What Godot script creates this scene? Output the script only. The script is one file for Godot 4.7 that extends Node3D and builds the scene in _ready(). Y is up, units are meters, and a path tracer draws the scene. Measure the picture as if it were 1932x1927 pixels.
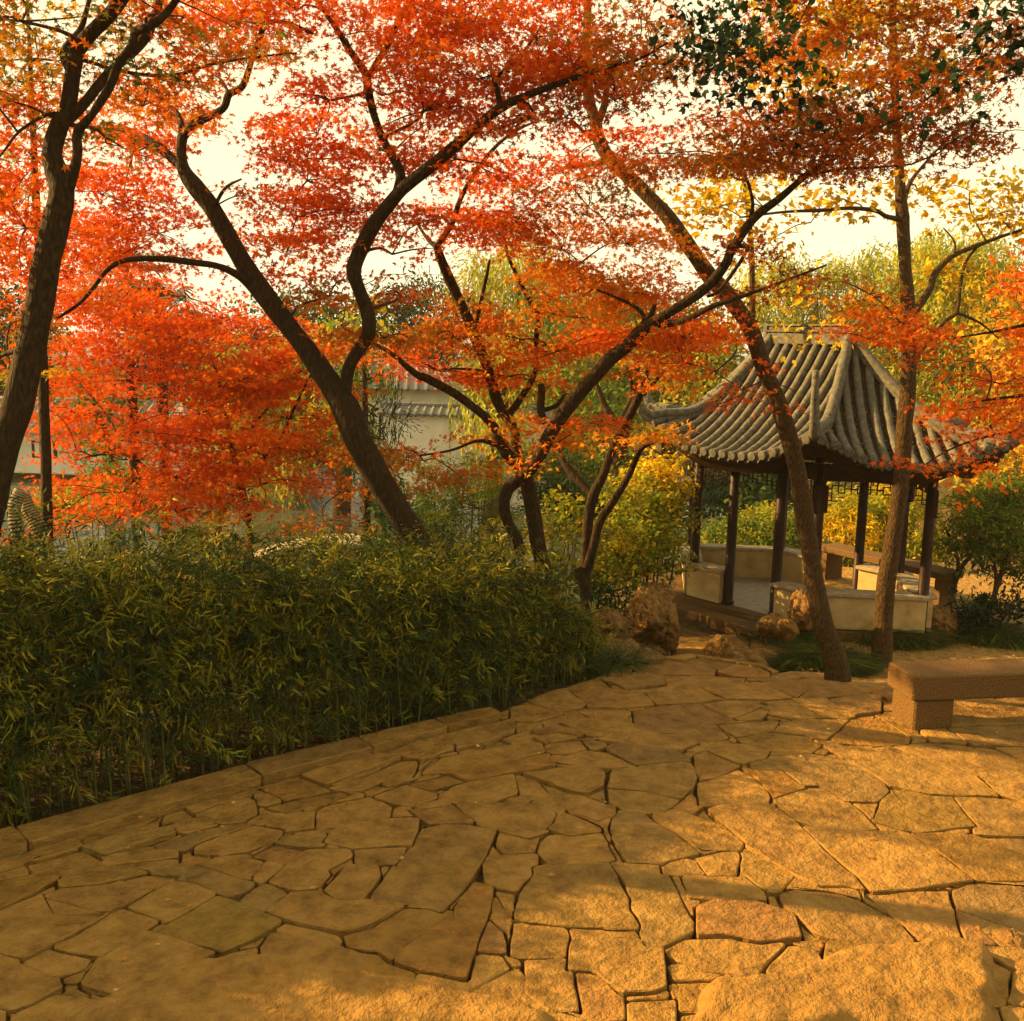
extends Node3D
# A garden terrace of cracked flagstones, red maples and a tiled pavilion by a pond, low sun from the left.
# Camera model: focal length F in units of a 1932 x 1927 picture; at(x, y, depth) gives the place in the world seen there.

const F := 1982.47
const PITCH := 0.1555
const ROLL := 0.0243
const EYE := 2.9
const FLOOR_Y := -0.46          # pavilion floor
const PATH_Y := -0.64
const WATER_Y := -1.6

var rng := RandomNumberGenerator.new()
var taken := {}
var M := {}
var noise := FastNoiseLite.new()
var rough_noise := FastNoiseLite.new()
var cam_basis: Basis
var edge: PackedVector2Array     # outer edge of the terrace (x, z), seen from above

# ---------------------------------------------------------------- helpers
func rnd(a: float, b: float) -> float:
	return rng.randf_range(a, b)

func at(x: float, y: float, d: float) -> Vector3:
	return Vector3(0, EYE, 0) + cam_basis * Vector3((x - 966.0) / F * d, -(y - 963.5) / F * d, -d)

func on_plane(x: float, y: float, h: float) -> Vector3:
	var r := at(x, y, 1.0) - Vector3(0, EYE, 0)
	return Vector3(0, EYE, 0) + r * ((h - EYE) / r.y)

func numbered(called: String) -> String:
	var n: int = taken.get(called, 0)
	taken[called] = n + 1
	return called if n == 0 else "%s_%03d" % [called, n]

func tag(o: Node3D, label: String, category: String, group := "") -> Node3D:
	o.set_meta("label", label)
	o.set_meta("category", category)
	if group:
		o.set_meta("group", group)
	return o

func thing(called: String, label: String, category: String, where: Vector3, group := "") -> Node3D:
	var o := Node3D.new()
	o.name = numbered(called)
	o.position = where
	add_child(o)
	tag(o, label, category, group)
	return o

func structure(called: String) -> Node3D:
	var o := Node3D.new()
	o.name = numbered(called)
	o.set_meta("kind", "structure")
	add_child(o)
	return o

func obj(called: String, mesh: Mesh, mat: Material, parent: Node3D = self) -> MeshInstance3D:
	var o := MeshInstance3D.new()
	o.name = numbered(called) if parent == self else called
	o.mesh = mesh
	o.material_override = mat
	parent.add_child(o, true)
	return o

func scatter(called: String, mesh: Mesh, mat: Material, where: Array, tint: Array, parent: Node3D = self) -> MultiMeshInstance3D:
	var mm := MultiMesh.new()
	mm.transform_format = MultiMesh.TRANSFORM_3D
	mm.use_colors = true
	mm.mesh = mesh
	mm.instance_count = where.size()
	for i in where.size():
		mm.set_instance_transform(i, where[i])
		mm.set_instance_color(i, tint[i])
	var o := MultiMeshInstance3D.new()
	o.name = numbered(called) if parent == self else called
	o.multimesh = mm
	o.material_override = mat
	o.set_meta("kind", "stuff")
	parent.add_child(o, true)
	return o

func begin() -> SurfaceTool:
	var st := SurfaceTool.new()
	st.begin(Mesh.PRIMITIVE_TRIANGLES)
	return st

func done(st: SurfaceTool) -> ArrayMesh:
	st.generate_normals()
	return st.commit()

func quad(st: SurfaceTool, a: Vector3, b: Vector3, c: Vector3, d: Vector3) -> void:
	for p in [a, b, c, a, c, d]:
		st.add_vertex(p)

func box(st: SurfaceTool, c: Vector3, size: Vector3, b := Basis(), bevel := 0.008) -> void:
	# a box with chamfered edges: each face inset, joined by slanted strips
	st.set_smooth_group(-1)
	var h := size * 0.5
	var bv: float = minf(bevel, minf(h.x, minf(h.y, h.z)) * 0.4)
	var f := {}
	for axis in 3:
		for s in [-1.0, 1.0]:
			var corners := []
			for k in [[-1.0, -1.0], [1.0, -1.0], [1.0, 1.0], [-1.0, 1.0]]:
				var v := Vector3()
				v[axis] = s * h[axis]
				v[(axis + 1) % 3] = k[0] * (h[(axis + 1) % 3] - bv)
				v[(axis + 2) % 3] = k[1] * (h[(axis + 2) % 3] - bv)
				corners.append(c + b * v)
			f[[axis, s]] = corners
			if s > 0:
				quad(st, corners[3], corners[2], corners[1], corners[0])
			else:
				quad(st, corners[0], corners[1], corners[2], corners[3])
	# edge strips
	for axis in 3:
		var u := (axis + 1) % 3
		var w := (axis + 2) % 3
		for su in [-1.0, 1.0]:
			for sw in [-1.0, 1.0]:
				var p := []
				for e in [[-1.0, 0], [1.0, 0], [1.0, 1], [-1.0, 1]]:
					var v := Vector3()
					v[axis] = e[0] * (h[axis] - bv)
					v[u] = su * (h[u] - (bv if e[1] == 1 else 0.0))
					v[w] = sw * (h[w] - (0.0 if e[1] == 1 else bv))
					p.append(c + b * v)
				if su * sw > 0:
					quad(st, p[0], p[1], p[2], p[3])
				else:
					quad(st, p[3], p[2], p[1], p[0])
	for sx in [-1.0, 1.0]:
		for sy in [-1.0, 1.0]:
			for sz in [-1.0, 1.0]:
				var s := Vector3(sx, sy, sz)
				var t := []
				for axis in 3:
					var v := s * (h - Vector3(bv, bv, bv))
					v[axis] = s[axis] * h[axis]
					t.append(c + b * v)
				if sx * sy * sz > 0:
					t.reverse()
				for q in t:
					st.add_vertex(q)

func curve(pts: Array, radii: Array, sub: int) -> Array:
	var P := []
	var R := []
	var n := pts.size()
	for i in n - 1:
		var a: Vector3 = pts[maxi(i - 1, 0)]
		var b: Vector3 = pts[i]
		var c: Vector3 = pts[i + 1]
		var d: Vector3 = pts[mini(i + 2, n - 1)]
		for k in sub:
			var t := float(k) / sub
			P.append(0.5 * (2.0 * b + (c - a) * t + (2.0 * a - 5.0 * b + 4.0 * c - d) * t * t + (3.0 * b - a - 3.0 * c + d) * t * t * t))
			R.append(lerpf(radii[i], radii[i + 1], t))
	P.append(pts[n - 1])
	R.append(radii[n - 1])
	return [P, R]

func tube(st: SurfaceTool, P: Array, R: Array, sides: int, bump := 0.0, group := 1) -> void:
	st.set_smooth_group(group)
	var n := P.size()
	if n < 2:
		return
	var rings := []
	var up := Vector3(0.31, 0.2, 0.93)
	var len := 0.0
	for i in n:
		var t: Vector3 = (P[mini(i + 1, n - 1)] - P[maxi(i - 1, 0)]).normalized()
		var side := up.cross(t).normalized()
		up = t.cross(side).normalized()
		var ring := []
		if i > 0:
			len += (P[i] as Vector3).distance_to(P[i - 1])
		for k in sides:
			var a := TAU * k / sides
			var dir := side * cos(a) + up * sin(a)
			var r: float = R[i]
			if bump > 0.0:
				r *= 1.0 + bump * (noise.get_noise_3dv((P[i] + dir * 0.12) * 6.0) + 0.7 * noise.get_noise_3dv(P[i] * 3.0 + dir * 2.2))
			ring.append(P[i] + dir * r)
		rings.append(ring)
	for i in n - 1:
		for k in sides:
			var j := (k + 1) % sides
			var a: Vector3 = rings[i][k]
			var b: Vector3 = rings[i][j]
			var c: Vector3 = rings[i + 1][j]
			var d: Vector3 = rings[i + 1][k]
			quad(st, a, b, c, d)
	for e in [0, n - 1]:
		for k in sides:
			var j := (k + 1) % sides
			if e == 0:
				st.add_vertex(P[0]); st.add_vertex(rings[0][j]); st.add_vertex(rings[0][k])
			else:
				st.add_vertex(P[e]); st.add_vertex(rings[e][k]); st.add_vertex(rings[e][j])

func ramp(stops: Array) -> Gradient:
	var g := Gradient.new()
	var offs := PackedFloat32Array()
	var cols := PackedColorArray()
	for s in stops:
		offs.append(s[0])
		cols.append((s[1] as Color).linear_to_srgb())
	g.offsets = offs
	g.colors = cols
	return g

func noise_tex(size: int, freq: float, oct: int, sd: int, g: Gradient = null, kind := FastNoiseLite.TYPE_SIMPLEX_SMOOTH, frac := FastNoiseLite.FRACTAL_FBM, gain := 0.5) -> NoiseTexture2D:
	var n := FastNoiseLite.new()
	n.noise_type = kind
	n.seed = sd
	n.frequency = freq
	n.fractal_type = frac
	n.fractal_octaves = oct
	n.fractal_gain = gain
	var t := NoiseTexture2D.new()
	t.width = size
	t.height = size
	t.seamless = true
	t.noise = n
	if g:
		t.color_ramp = g
	return t

func mat(called: String, rough: float, tex: Texture2D, scale: float, bump: Texture2D = null, relief := 0.0, tinted := false) -> StandardMaterial3D:
	var m := StandardMaterial3D.new()
	m.resource_name = called
	m.roughness = rough
	m.metallic_specular = 0.3
	m.albedo_texture = tex
	m.uv1_triplanar = true
	m.uv1_world_triplanar = true
	m.uv1_scale = Vector3.ONE * scale
	m.vertex_color_use_as_albedo = tinted
	if bump:
		m.heightmap_enabled = true
		m.heightmap_texture = bump
		m.heightmap_scale = relief
	return m

func flat_mat(called: String, c: Color, rough: float) -> StandardMaterial3D:
	var m := StandardMaterial3D.new()
	m.resource_name = called
	m.albedo_color = c.linear_to_srgb()
	m.roughness = rough
	m.metallic_specular = 0.3
	return m

func make_materials() -> void:
	var grain := noise_tex(1024, 0.02, 5, 11)
	var coarse := noise_tex(1024, 0.008, 6, 12, null, FastNoiseLite.TYPE_SIMPLEX_SMOOTH, FastNoiseLite.FRACTAL_RIDGED)
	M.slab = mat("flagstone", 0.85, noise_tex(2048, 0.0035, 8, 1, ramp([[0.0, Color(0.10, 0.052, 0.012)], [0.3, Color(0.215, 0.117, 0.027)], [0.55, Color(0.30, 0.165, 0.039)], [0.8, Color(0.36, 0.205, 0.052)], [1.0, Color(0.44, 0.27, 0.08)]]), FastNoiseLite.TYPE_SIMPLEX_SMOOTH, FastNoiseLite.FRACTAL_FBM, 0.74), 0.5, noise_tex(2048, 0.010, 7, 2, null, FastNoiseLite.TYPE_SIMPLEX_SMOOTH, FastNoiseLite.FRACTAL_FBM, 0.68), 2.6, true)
	M.rock = mat("rock", 0.9, noise_tex(1024, 0.01, 6, 3, ramp([[0.0, Color(0.035, 0.020, 0.008)], [0.4, Color(0.14, 0.076, 0.022)], [0.7, Color(0.26, 0.145, 0.040)], [1.0, Color(0.36, 0.22, 0.07)]])), 1.1, coarse, 4.0, true)
	M.sand = mat("sand", 0.95, noise_tex(1024, 0.015, 6, 4, ramp([[0.0, Color(0.16, 0.09, 0.025)], [0.5, Color(0.28, 0.16, 0.045)], [1.0, Color(0.36, 0.22, 0.07)]])), 0.35, grain, 2.5)
	M.earth = mat("earth", 0.95, noise_tex(512, 0.02, 5, 5, ramp([[0.0, Color(0.03, 0.02, 0.008)], [0.5, Color(0.085, 0.055, 0.02)], [1.0, Color(0.14, 0.095, 0.04)]])), 0.8, grain, 2.0)
	M.granite = mat("granite", 0.8, noise_tex(512, 0.06, 4, 6, ramp([[0.0, Color(0.05, 0.026, 0.009)], [0.5, Color(0.135, 0.072, 0.022)], [1.0, Color(0.23, 0.135, 0.045)]])), 2.0, grain, 0.7)
	M.plaster = mat("plaster", 0.9, noise_tex(1024, 0.006, 5, 7, ramp([[0.0, Color(0.26, 0.18, 0.07)], [0.35, Color(0.42, 0.31, 0.14)], [0.7, Color(0.50, 0.38, 0.18)], [1.0, Color(0.58, 0.46, 0.25)]])), 0.45, grain, 0.25)
	M.cap = mat("cap_stone", 0.75, noise_tex(512, 0.02, 5, 8, ramp([[0.0, Color(0.20, 0.15, 0.09)], [0.5, Color(0.32, 0.25, 0.16)], [1.0, Color(0.42, 0.34, 0.22)]])), 0.8, grain, 0.3)
	M.floor = mat("pavilion_floor", 0.7, noise_tex(512, 0.02, 5, 9, ramp([[0.0, Color(0.28, 0.23, 0.17)], [1.0, Color(0.44, 0.38, 0.29)]])), 0.8, grain, 0.2)
	M.tile = mat("roof_tile", 0.7, noise_tex(1024, 0.015, 6, 10, ramp([[0.0, Color(0.035, 0.036, 0.032)], [0.45, Color(0.105, 0.102, 0.085)], [0.75, Color(0.165, 0.155, 0.12)], [1.0, Color(0.25, 0.225, 0.155)]])), 0.9, grain, 0.5)
	M.tile_bed = mat("roof_bed", 0.9, noise_tex(512, 0.03, 5, 13, ramp([[0.0, Color(0.012, 0.010, 0.008)], [0.6, Color(0.045, 0.034, 0.020)], [1.0, Color(0.10, 0.06, 0.025)]])), 1.2, grain, 0.8)
	M.wood = mat("dark_wood", 0.5, noise_tex(512, 0.02, 4, 14, ramp([[0.0, Color(0.012, 0.006, 0.004)], [1.0, Color(0.040, 0.013, 0.007)]])), 1.0)
	M.bark = mat("maple_bark", 0.9, noise_tex(1024, 0.016, 6, 15, ramp([[0.0, Color(0.008, 0.005, 0.003)], [0.45, Color(0.026, 0.015, 0.006)], [0.75, Color(0.055, 0.031, 0.011)], [1.0, Color(0.10, 0.062, 0.024)]])), 1.6, coarse, 1.6)
	M.bark.uv1_scale = Vector3(2.4, 0.7, 2.4)
	M.bark_pale = mat("scaly_bark", 0.9, noise_tex(1024, 0.02, 6, 16, ramp([[0.0, Color(0.010, 0.006, 0.003)], [0.4, Color(0.042, 0.024, 0.009)], [0.7, Color(0.088, 0.048, 0.016)], [1.0, Color(0.16, 0.095, 0.034)]])), 1.5, coarse, 2.2)
	M.bark_pale.uv1_scale = Vector3(2.6, 0.8, 2.6)
	M.whitewash = mat("whitewash", 0.9, noise_tex(512, 0.01, 5, 17, ramp([[0.0, Color(0.62, 0.56, 0.44)], [1.0, Color(0.80, 0.75, 0.62)]])), 0.3)
	M.grey_tile = mat("grey_tile", 0.8, noise_tex(512, 0.03, 5, 18, ramp([[0.0, Color(0.10, 0.10, 0.10)], [1.0, Color(0.26, 0.25, 0.23)]])), 0.8)
	M.brick_red = mat("red_wall", 0.9, noise_tex(512, 0.03, 5, 19, ramp([[0.0, Color(0.10, 0.035, 0.02)], [1.0, Color(0.22, 0.08, 0.04)]])), 0.8)
	M.rope = mat("straw_rope", 0.9, noise_tex(512, 0.05, 4, 20, ramp([[0.0, Color(0.22, 0.18, 0.10)], [1.0, Color(0.42, 0.35, 0.20)]])), 2.0)
	M.twig = flat_mat("twig", Color(0.05, 0.032, 0.02), 0.85)
	M.culm = flat_mat("bamboo_culm", Color(0.10, 0.11, 0.03), 0.6)
	var leaf := StandardMaterial3D.new()
	leaf.resource_name = "leaf"
	leaf.roughness = 0.55
	leaf.metallic_specular = 0.12
	leaf.vertex_color_use_as_albedo = true
	leaf.backlight_enabled = true
	leaf.backlight = Color(0.8, 0.8, 0.8)
	leaf.cull_mode = BaseMaterial3D.CULL_DISABLED
	M.leaf = leaf
	var dry := leaf.duplicate() as StandardMaterial3D
	dry.resource_name = "dry_leaf"
	dry.backlight_enabled = false
	M.dry = dry
	var green := leaf.duplicate() as StandardMaterial3D
	green.resource_name = "firm_leaf"
	green.backlight = Color(0.55, 0.55, 0.55)
	green.roughness = 0.42
	M.firm = green
	var water := StandardMaterial3D.new()
	water.resource_name = "water"
	water.albedo_color = Color(0.045, 0.06, 0.05).linear_to_srgb()
	water.roughness = 0.06
	water.heightmap_enabled = true
	water.heightmap_texture = noise_tex(512, 0.02, 3, 21)
	water.heightmap_scale = 1.2
	water.uv1_triplanar = true
	water.uv1_world_triplanar = true
	water.uv1_scale = Vector3.ONE * 0.4
	M.water = water

# ---------------------------------------------------------------- leaves
func leaf_star(st: SurfaceTool, b: Transform3D, size: float, c: Color) -> void:
	# a five-lobed maple leaf, folded a little along its middle
	st.set_color(c)
	var ang := [-2.05, -1.0, 0.0, 1.0, 2.05]
	var len := [0.62, 0.92, 1.05, 0.92, 0.62]
	var out := []
	for i in 5:
		var a: float = ang[i]
		var l: float = len[i]
		out.append(b * (Vector3(sin(a) * l, -0.16 * l, cos(a) * l) * size))
		if i < 4:
			var n: float = (ang[i] + ang[i + 1]) * 0.5
			out.append(b * (Vector3(sin(n) * 0.34, 0.0, cos(n) * 0.34) * size))
	var base := b * (Vector3(0, 0, -0.12) * size)
	for i in out.size() - 1:
		st.add_vertex(base); st.add_vertex(out[i]); st.add_vertex(out[i + 1])

func leaf_blade(st: SurfaceTool, b: Transform3D, length: float, width: float, c: Color, droop := 0.25) -> void:
	st.set_color(c)
	var a := b * Vector3.ZERO
	var m1 := b * Vector3(-width, 0.0, length * 0.4)
	var m2 := b * Vector3(width, 0.0, length * 0.4)
	var k1 := b * Vector3(-width * 0.7, -droop * length * 0.35, length * 0.72)
	var k2 := b * Vector3(width * 0.7, -droop * length * 0.35, length * 0.72)
	var e := b * Vector3(0, -droop * length * 0.8, length)
	for p in [a, m2, m1, m1, m2, k2, m1, k2, k1, k1, k2, e]:
		st.add_vertex(p)

func leaf_tulip(st: SurfaceTool, b: Transform3D, size: float, c: Color) -> void:
	# broad three-lobed leaf
	st.set_color(c)
	var pts := [Vector3(0, 0, 0), Vector3(-0.55, -0.05, 0.15), Vector3(-0.72, -0.12, 0.62), Vector3(-0.3, 0, 0.6), Vector3(0, -0.22, 1.15), Vector3(0.3, 0, 0.6), Vector3(0.72, -0.12, 0.62), Vector3(0.55, -0.05, 0.15)]
	for i in range(1, 7):
		st.add_vertex(b * (pts[0] * size)); st.add_vertex(b * (pts[i] * size)); st.add_vertex(b * (pts[i + 1] * size))

func turned(yaw: float, tilt: float, around: float) -> Basis:
	return Basis(Vector3(cos(around), 0, sin(around)), tilt) * Basis(Vector3.UP, yaw)

func spray(kind: String, sd: int) -> ArrayMesh:
	rng.seed = 900 + sd
	var st := begin()
	st.set_smooth_group(-1)
	match kind:
		"maple":
			for i in 26:
				var r := sqrt(rng.randf()) * 0.24
				var a := rnd(0, TAU)
				var p := Vector3(cos(a) * r * 1.15, rnd(-0.03, 0.03) - r * r * 0.7, sin(a) * r)
				var v := rnd(0.75, 1.15)
				leaf_star(st, Transform3D(turned(rnd(0, TAU), rnd(0.0, 1.25), rnd(0, TAU)), p), rnd(0.029, 0.046), Color(v, v * rnd(0.75, 1.3), v))
		"bamboo":
			for i in 17:
				var t := i / 17.0
				var p := Vector3(rnd(-0.03, 0.03), rnd(-0.03, 0.03), t * 0.30 - 0.12)
				var v := rnd(0.6, 1.35)
				leaf_blade(st, Transform3D(turned(rnd(-1.3, 1.3), rnd(0.0, 0.8), rnd(0, TAU)), p), rnd(0.05, 0.105), rnd(0.0035, 0.0065), Color(v * rnd(0.8, 1.25), v, v * 0.9), rnd(0.1, 0.5))
		"lance":
			for i in 14:
				var p := Vector3(rnd(-0.10, 0.10), rnd(-0.08, 0.08), rnd(-0.14, 0.14))
				var v := rnd(0.7, 1.3)
				leaf_blade(st, Transform3D(turned(rnd(0, TAU), rnd(0.0, 1.1), rnd(0, TAU)), p), rnd(0.07, 0.11), rnd(0.010, 0.017), Color(v * rnd(0.8, 1.2), v, v), rnd(0.1, 0.5))
		"ovate":
			for i in 12:
				var p := Vector3(rnd(-0.14, 0.14), rnd(-0.12, 0.12), rnd(-0.14, 0.14))
				var v := rnd(0.7, 1.3)
				leaf_blade(st, Transform3D(turned(rnd(0, TAU), rnd(0.1, 1.4), rnd(0, TAU)), p), rnd(0.05, 0.085), rnd(0.016, 0.026), Color(v * rnd(0.75, 1.25), v, v), rnd(0.1, 0.5))
		"tulip":
			for i in 9:
				var p := Vector3(rnd(-0.26, 0.26), rnd(-0.12, 0.12), rnd(-0.2, 0.2))
				var v := rnd(0.75, 1.2)
				leaf_tulip(st, Transform3D(turned(rnd(0, TAU), rnd(0.1, 1.3), rnd(0, TAU)), p), rnd(0.05, 0.085), Color(v, v * rnd(0.85, 1.1), v))
		"broad":
			for i in 9:
				var p := Vector3(rnd(-0.22, 0.22), rnd(-0.16, 0.1), rnd(-0.2, 0.2))
				var v := rnd(0.6, 1.3)
				leaf_tulip(st, Transform3D(turned(rnd(0, TAU), rnd(0.4, 1.6), rnd(0, TAU)), p), rnd(0.034, 0.060), Color(v * rnd(0.8, 1.2), v, v))
		"droop":
			for i in 10:
				var p := Vector3(rnd(-0.16, 0.16), rnd(-0.05, 0.1), rnd(-0.16, 0.16))
				for k in 7:
					var v := rnd(0.6, 1.3)
					var q := p + Vector3(rnd(-0.015, 0.015), -0.055 * k, rnd(-0.015, 0.015))
					leaf_blade(st, Transform3D(Basis(Vector3.UP, rnd(0, TAU)) * Basis(Vector3.RIGHT, rnd(0.6, 1.4)), q), rnd(0.06, 0.10), rnd(0.005, 0.009), Color(v, v, v), 0.2)
		"far":
			for i in 20:
				var p := Vector3(rnd(-0.5, 0.5), rnd(-0.4, 0.4), rnd(-0.5, 0.5))
				var v := rnd(0.65, 1.3)
				leaf_blade(st, Transform3D(turned(rnd(0, TAU), rnd(0.1, 1.5), rnd(0, TAU)), p), rnd(0.14, 0.24), rnd(0.03, 0.06), Color(v * rnd(0.85, 1.15), v, v), rnd(0.2, 0.8))
		"willow":
			for i in 7:
				var p := Vector3(rnd(-0.4, 0.4), rnd(-0.1, 0.3), rnd(-0.4, 0.4))
				for k in 9:
					var v := rnd(0.7, 1.25)
					leaf_blade(st, Transform3D(Basis(Vector3.UP, rnd(0, TAU)) * Basis(Vector3.RIGHT, rnd(0.7, 1.5)), p + Vector3(rnd(-0.03, 0.03), -0.12 * k, rnd(-0.03, 0.03))), rnd(0.12, 0.2), rnd(0.022, 0.036), Color(v * rnd(0.85, 1.15), v, v), 0.2)
		"grass":
			for i in 16:
				var yaw := rnd(0, TAU)
				var l := rnd(0.24, 0.44)
				var v := rnd(0.6, 1.3)
				var b := Transform3D(Basis(Vector3.UP, yaw) * Basis(Vector3.RIGHT, -rnd(0.5, 1.2)), Vector3(rnd(-0.04, 0.04), 0, rnd(-0.04, 0.04)))
				leaf_blade(st, b, l, 0.006, Color(v, v, v), 1.2)
	st.generate_normals()
	return st.commit()

var SPRAYS := {}
var PAL := {
	"red": [Color(0.78, 0.145, 0.010), Color(0.72, 0.115, 0.010), Color(0.80, 0.19, 0.012)],
	"scarlet": [Color(0.84, 0.175, 0.014), Color(0.82, 0.215, 0.014), Color(0.76, 0.14, 0.012)],
	"orange": [Color(0.80, 0.27, 0.014), Color(0.78, 0.34, 0.016), Color(0.76, 0.19, 0.012)],
	"rust": [Color(0.64, 0.20, 0.014), Color(0.46, 0.17, 0.014), Color(0.72, 0.17, 0.012), Color(0.30, 0.19, 0.02)],
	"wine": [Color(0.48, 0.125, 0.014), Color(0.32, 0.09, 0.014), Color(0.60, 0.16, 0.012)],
	"gold": [Color(0.76, 0.38, 0.02), Color(0.45, 0.34, 0.03), Color(0.74, 0.25, 0.014), Color(0.25, 0.24, 0.025)],
	"olive": [Color(0.18, 0.18, 0.022), Color(0.34, 0.26, 0.02), Color(0.11, 0.14, 0.02), Color(0.55, 0.22, 0.014)],
	"yellow": [Color(0.80, 0.52, 0.02), Color(0.72, 0.46, 0.02), Color(0.56, 0.43, 0.025)],
	"lime": [Color(0.36, 0.34, 0.025), Color(0.54, 0.42, 0.03), Color(0.20, 0.25, 0.025)],
	"straw": [Color(0.20, 0.185, 0.018), Color(0.075, 0.095, 0.018), Color(0.26, 0.225, 0.022), Color(0.028, 0.055, 0.02), Color(0.03, 0.06, 0.022)],
	"green": [Color(0.05, 0.09, 0.02), Color(0.07, 0.11, 0.022), Color(0.035, 0.07, 0.022)],
	"mid": [Color(0.13, 0.18, 0.022), Color(0.085, 0.145, 0.024), Color(0.19, 0.20, 0.024)],
	"dark": [Color(0.018, 0.038, 0.018), Color(0.026, 0.05, 0.02), Color(0.014, 0.03, 0.016)],
	"willow": [Color(0.42, 0.40, 0.05), Color(0.32, 0.35, 0.045), Color(0.52, 0.44, 0.05)],
	"fallen": [Color(0.42, 0.16, 0.03), Color(0.50, 0.26, 0.06), Color(0.30, 0.10, 0.025), Color(0.55, 0.36, 0.10)],
}

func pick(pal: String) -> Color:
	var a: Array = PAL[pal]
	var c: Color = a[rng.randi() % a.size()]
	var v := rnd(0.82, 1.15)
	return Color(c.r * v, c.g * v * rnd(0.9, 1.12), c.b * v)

# fills pads of leaves and joins them to the skeleton with twigs; pad: [x, y, depth, half width, half height (picture units), half depth (m), density, palette]
func crown(tree: Node3D, skeleton: Array, pads: Array, kind := "maple", per_area := 185.0, twiggy := true, layered := true, m: Material = null, called := "foliage", twig_reach := 2.6) -> void:
	var where := []
	var tint := []
	var st := begin()
	var twigs := false
	for pad in pads:
		var d: float = pad[2]
		var c := at(pad[0], pad[1], d) - tree.position
		var rx: float = pad[3] * d / F
		var ry: float = pad[4] * d / F
		var rz: float = pad[5]
		var n := int(per_area * pad[6] * PI * rx * ry * (0.6 + 0.4 * clampf(rz / 0.5, 0.5, 2.0)))
		var layers := clampi(int(round(ry / 0.11)), 1, 7)
		var tilts := []
		for l in layers:
			tilts.append([rnd(-0.3, 0.3), rnd(-0.3, 0.2), rnd(-0.06, 0.06)])
		var ends := []
		for i in n:
			var a := rnd(0, TAU)
			var r := sqrt(rng.randf())
			if rng.randf() < 0.12:
				r *= 1.25
			var x := cos(a) * r
			var z := sin(a) * r
			var y := 0.0
			if layered and rng.randf() < 0.85:
				var l := rng.randi() % layers
				y = (-1.0 + (2.0 * l + 1.0) / layers)
				var lim := sqrt(maxf(0.05, 1.0 - y * y * 0.7))
				x *= lim
				z *= lim
				y = y * ry + x * rx * tilts[l][0] + z * rz * tilts[l][1] + tilts[l][2] + rng.randfn(0, 0.03)
			else:
				y = rnd(-1, 1) * sqrt(maxf(0.0, 1.0 - r * r * 0.9)) * ry
			var p := c + Vector3(x * rx, y, z * rz)
			# gaps: thin the leaves out where a slow noise is low
			if noise.get_noise_3dv(p * Vector3(2.6, 4.2, 2.6) + Vector3(31, 7, 3)) < -0.07 and rng.randf() < 0.86:
				continue
			var s := rnd(0.85, 1.2)
			where.append(Transform3D(turned(rnd(0, TAU), absf(rng.randfn(0.0, 0.38)) if layered else rnd(0, 1.2), rnd(0, TAU)).scaled(Vector3(s, s, s)), p))
			tint.append(pick(pad[7]))
			if ends.size() < 16 and i % 5 == 0:
				ends.append(p + Vector3(0, -0.02, 0))
		if twiggy and skeleton.size():
			var best := -1
			var bd := 1e9
			for i in skeleton.size():
				var q: Vector3 = skeleton[i][0]
				var dd := q.distance_to(c) + (0.5 * maxf(0.0, q.y - c.y))
				if dd < bd:
					bd = dd
					best = i
			if bd < twig_reach:
				var from: Vector3 = skeleton[best][0]
				var r0: float = clampf(skeleton[best][1] * 0.5, 0.008, 0.017)
				if bd > 0.2:
					var mid := from.lerp(c, 0.5) + Vector3(rnd(-0.1, 0.1), rnd(-0.02, 0.14) * bd, rnd(-0.1, 0.1))
					var cr := curve([from, mid, c], [r0, r0 * 0.75, r0 * 0.5], 5)
					tube(st, cr[0], cr[1], 5)
					twigs = true
					for k in range(2, cr[0].size(), 2):
						skeleton.append([cr[0][k], cr[1][k]])
				for e in ends:
					var mid2: Vector3 = c.lerp(e, 0.5) + Vector3(rnd(-0.06, 0.06), rnd(-0.01, 0.07), rnd(-0.06, 0.06))
					var cr2 := curve([c, mid2, e], [r0 * 0.5, r0 * 0.38, 0.003], 3)
					tube(st, cr2[0], cr2[1], 4)
					twigs = true
	# one scatter for each shape of the spray
	var sets: Array = SPRAYS[kind]
	for k in sets.size():
		var w := []
		var t := []
		for i in range(k, where.size(), sets.size()):
			w.append(where[i])
			t.append(tint[i])
		if w.size():
			scatter(called, sets[k], m if m else M.leaf, w, t, tree)
	if twigs:
		obj("twigs", done(st), M.twig, tree).set_meta("kind", "stuff")

# limbs: arrays of Vector4(x, y, width, depth) in picture units; the first is the trunk
func branching(tree: Node3D, limbs: Array, m: Material, sides := 14, skip := 3, slim := 0.84) -> Array:
	var skeleton := []
	for i in limbs.size():
		var pts := []
		var rad := []
		for v in limbs[i]:
			var p := at(v.x, v.y, v.w) - tree.position
			pts.append(p)
			rad.append(v.z * 0.5 * slim * v.w / F)
		var c := curve(pts, rad, 6)
		var st := begin()
		tube(st, c[0], c[1], sides if i == 0 else maxi(8, sides - 4), 0.16)
		obj("trunk" if i == 0 else "limb", done(st), m, tree)
		for k in range(0, c[0].size(), skip):
			skeleton.append([c[0][k], c[1][k]])
	return skeleton

# ---------------------------------------------------------------- ground
func seg_dist(p: Vector2, a: Vector2, b: Vector2) -> float:
	return p.distance_to(Geometry2D.get_closest_point_to_segment(p, a, b))

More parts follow.
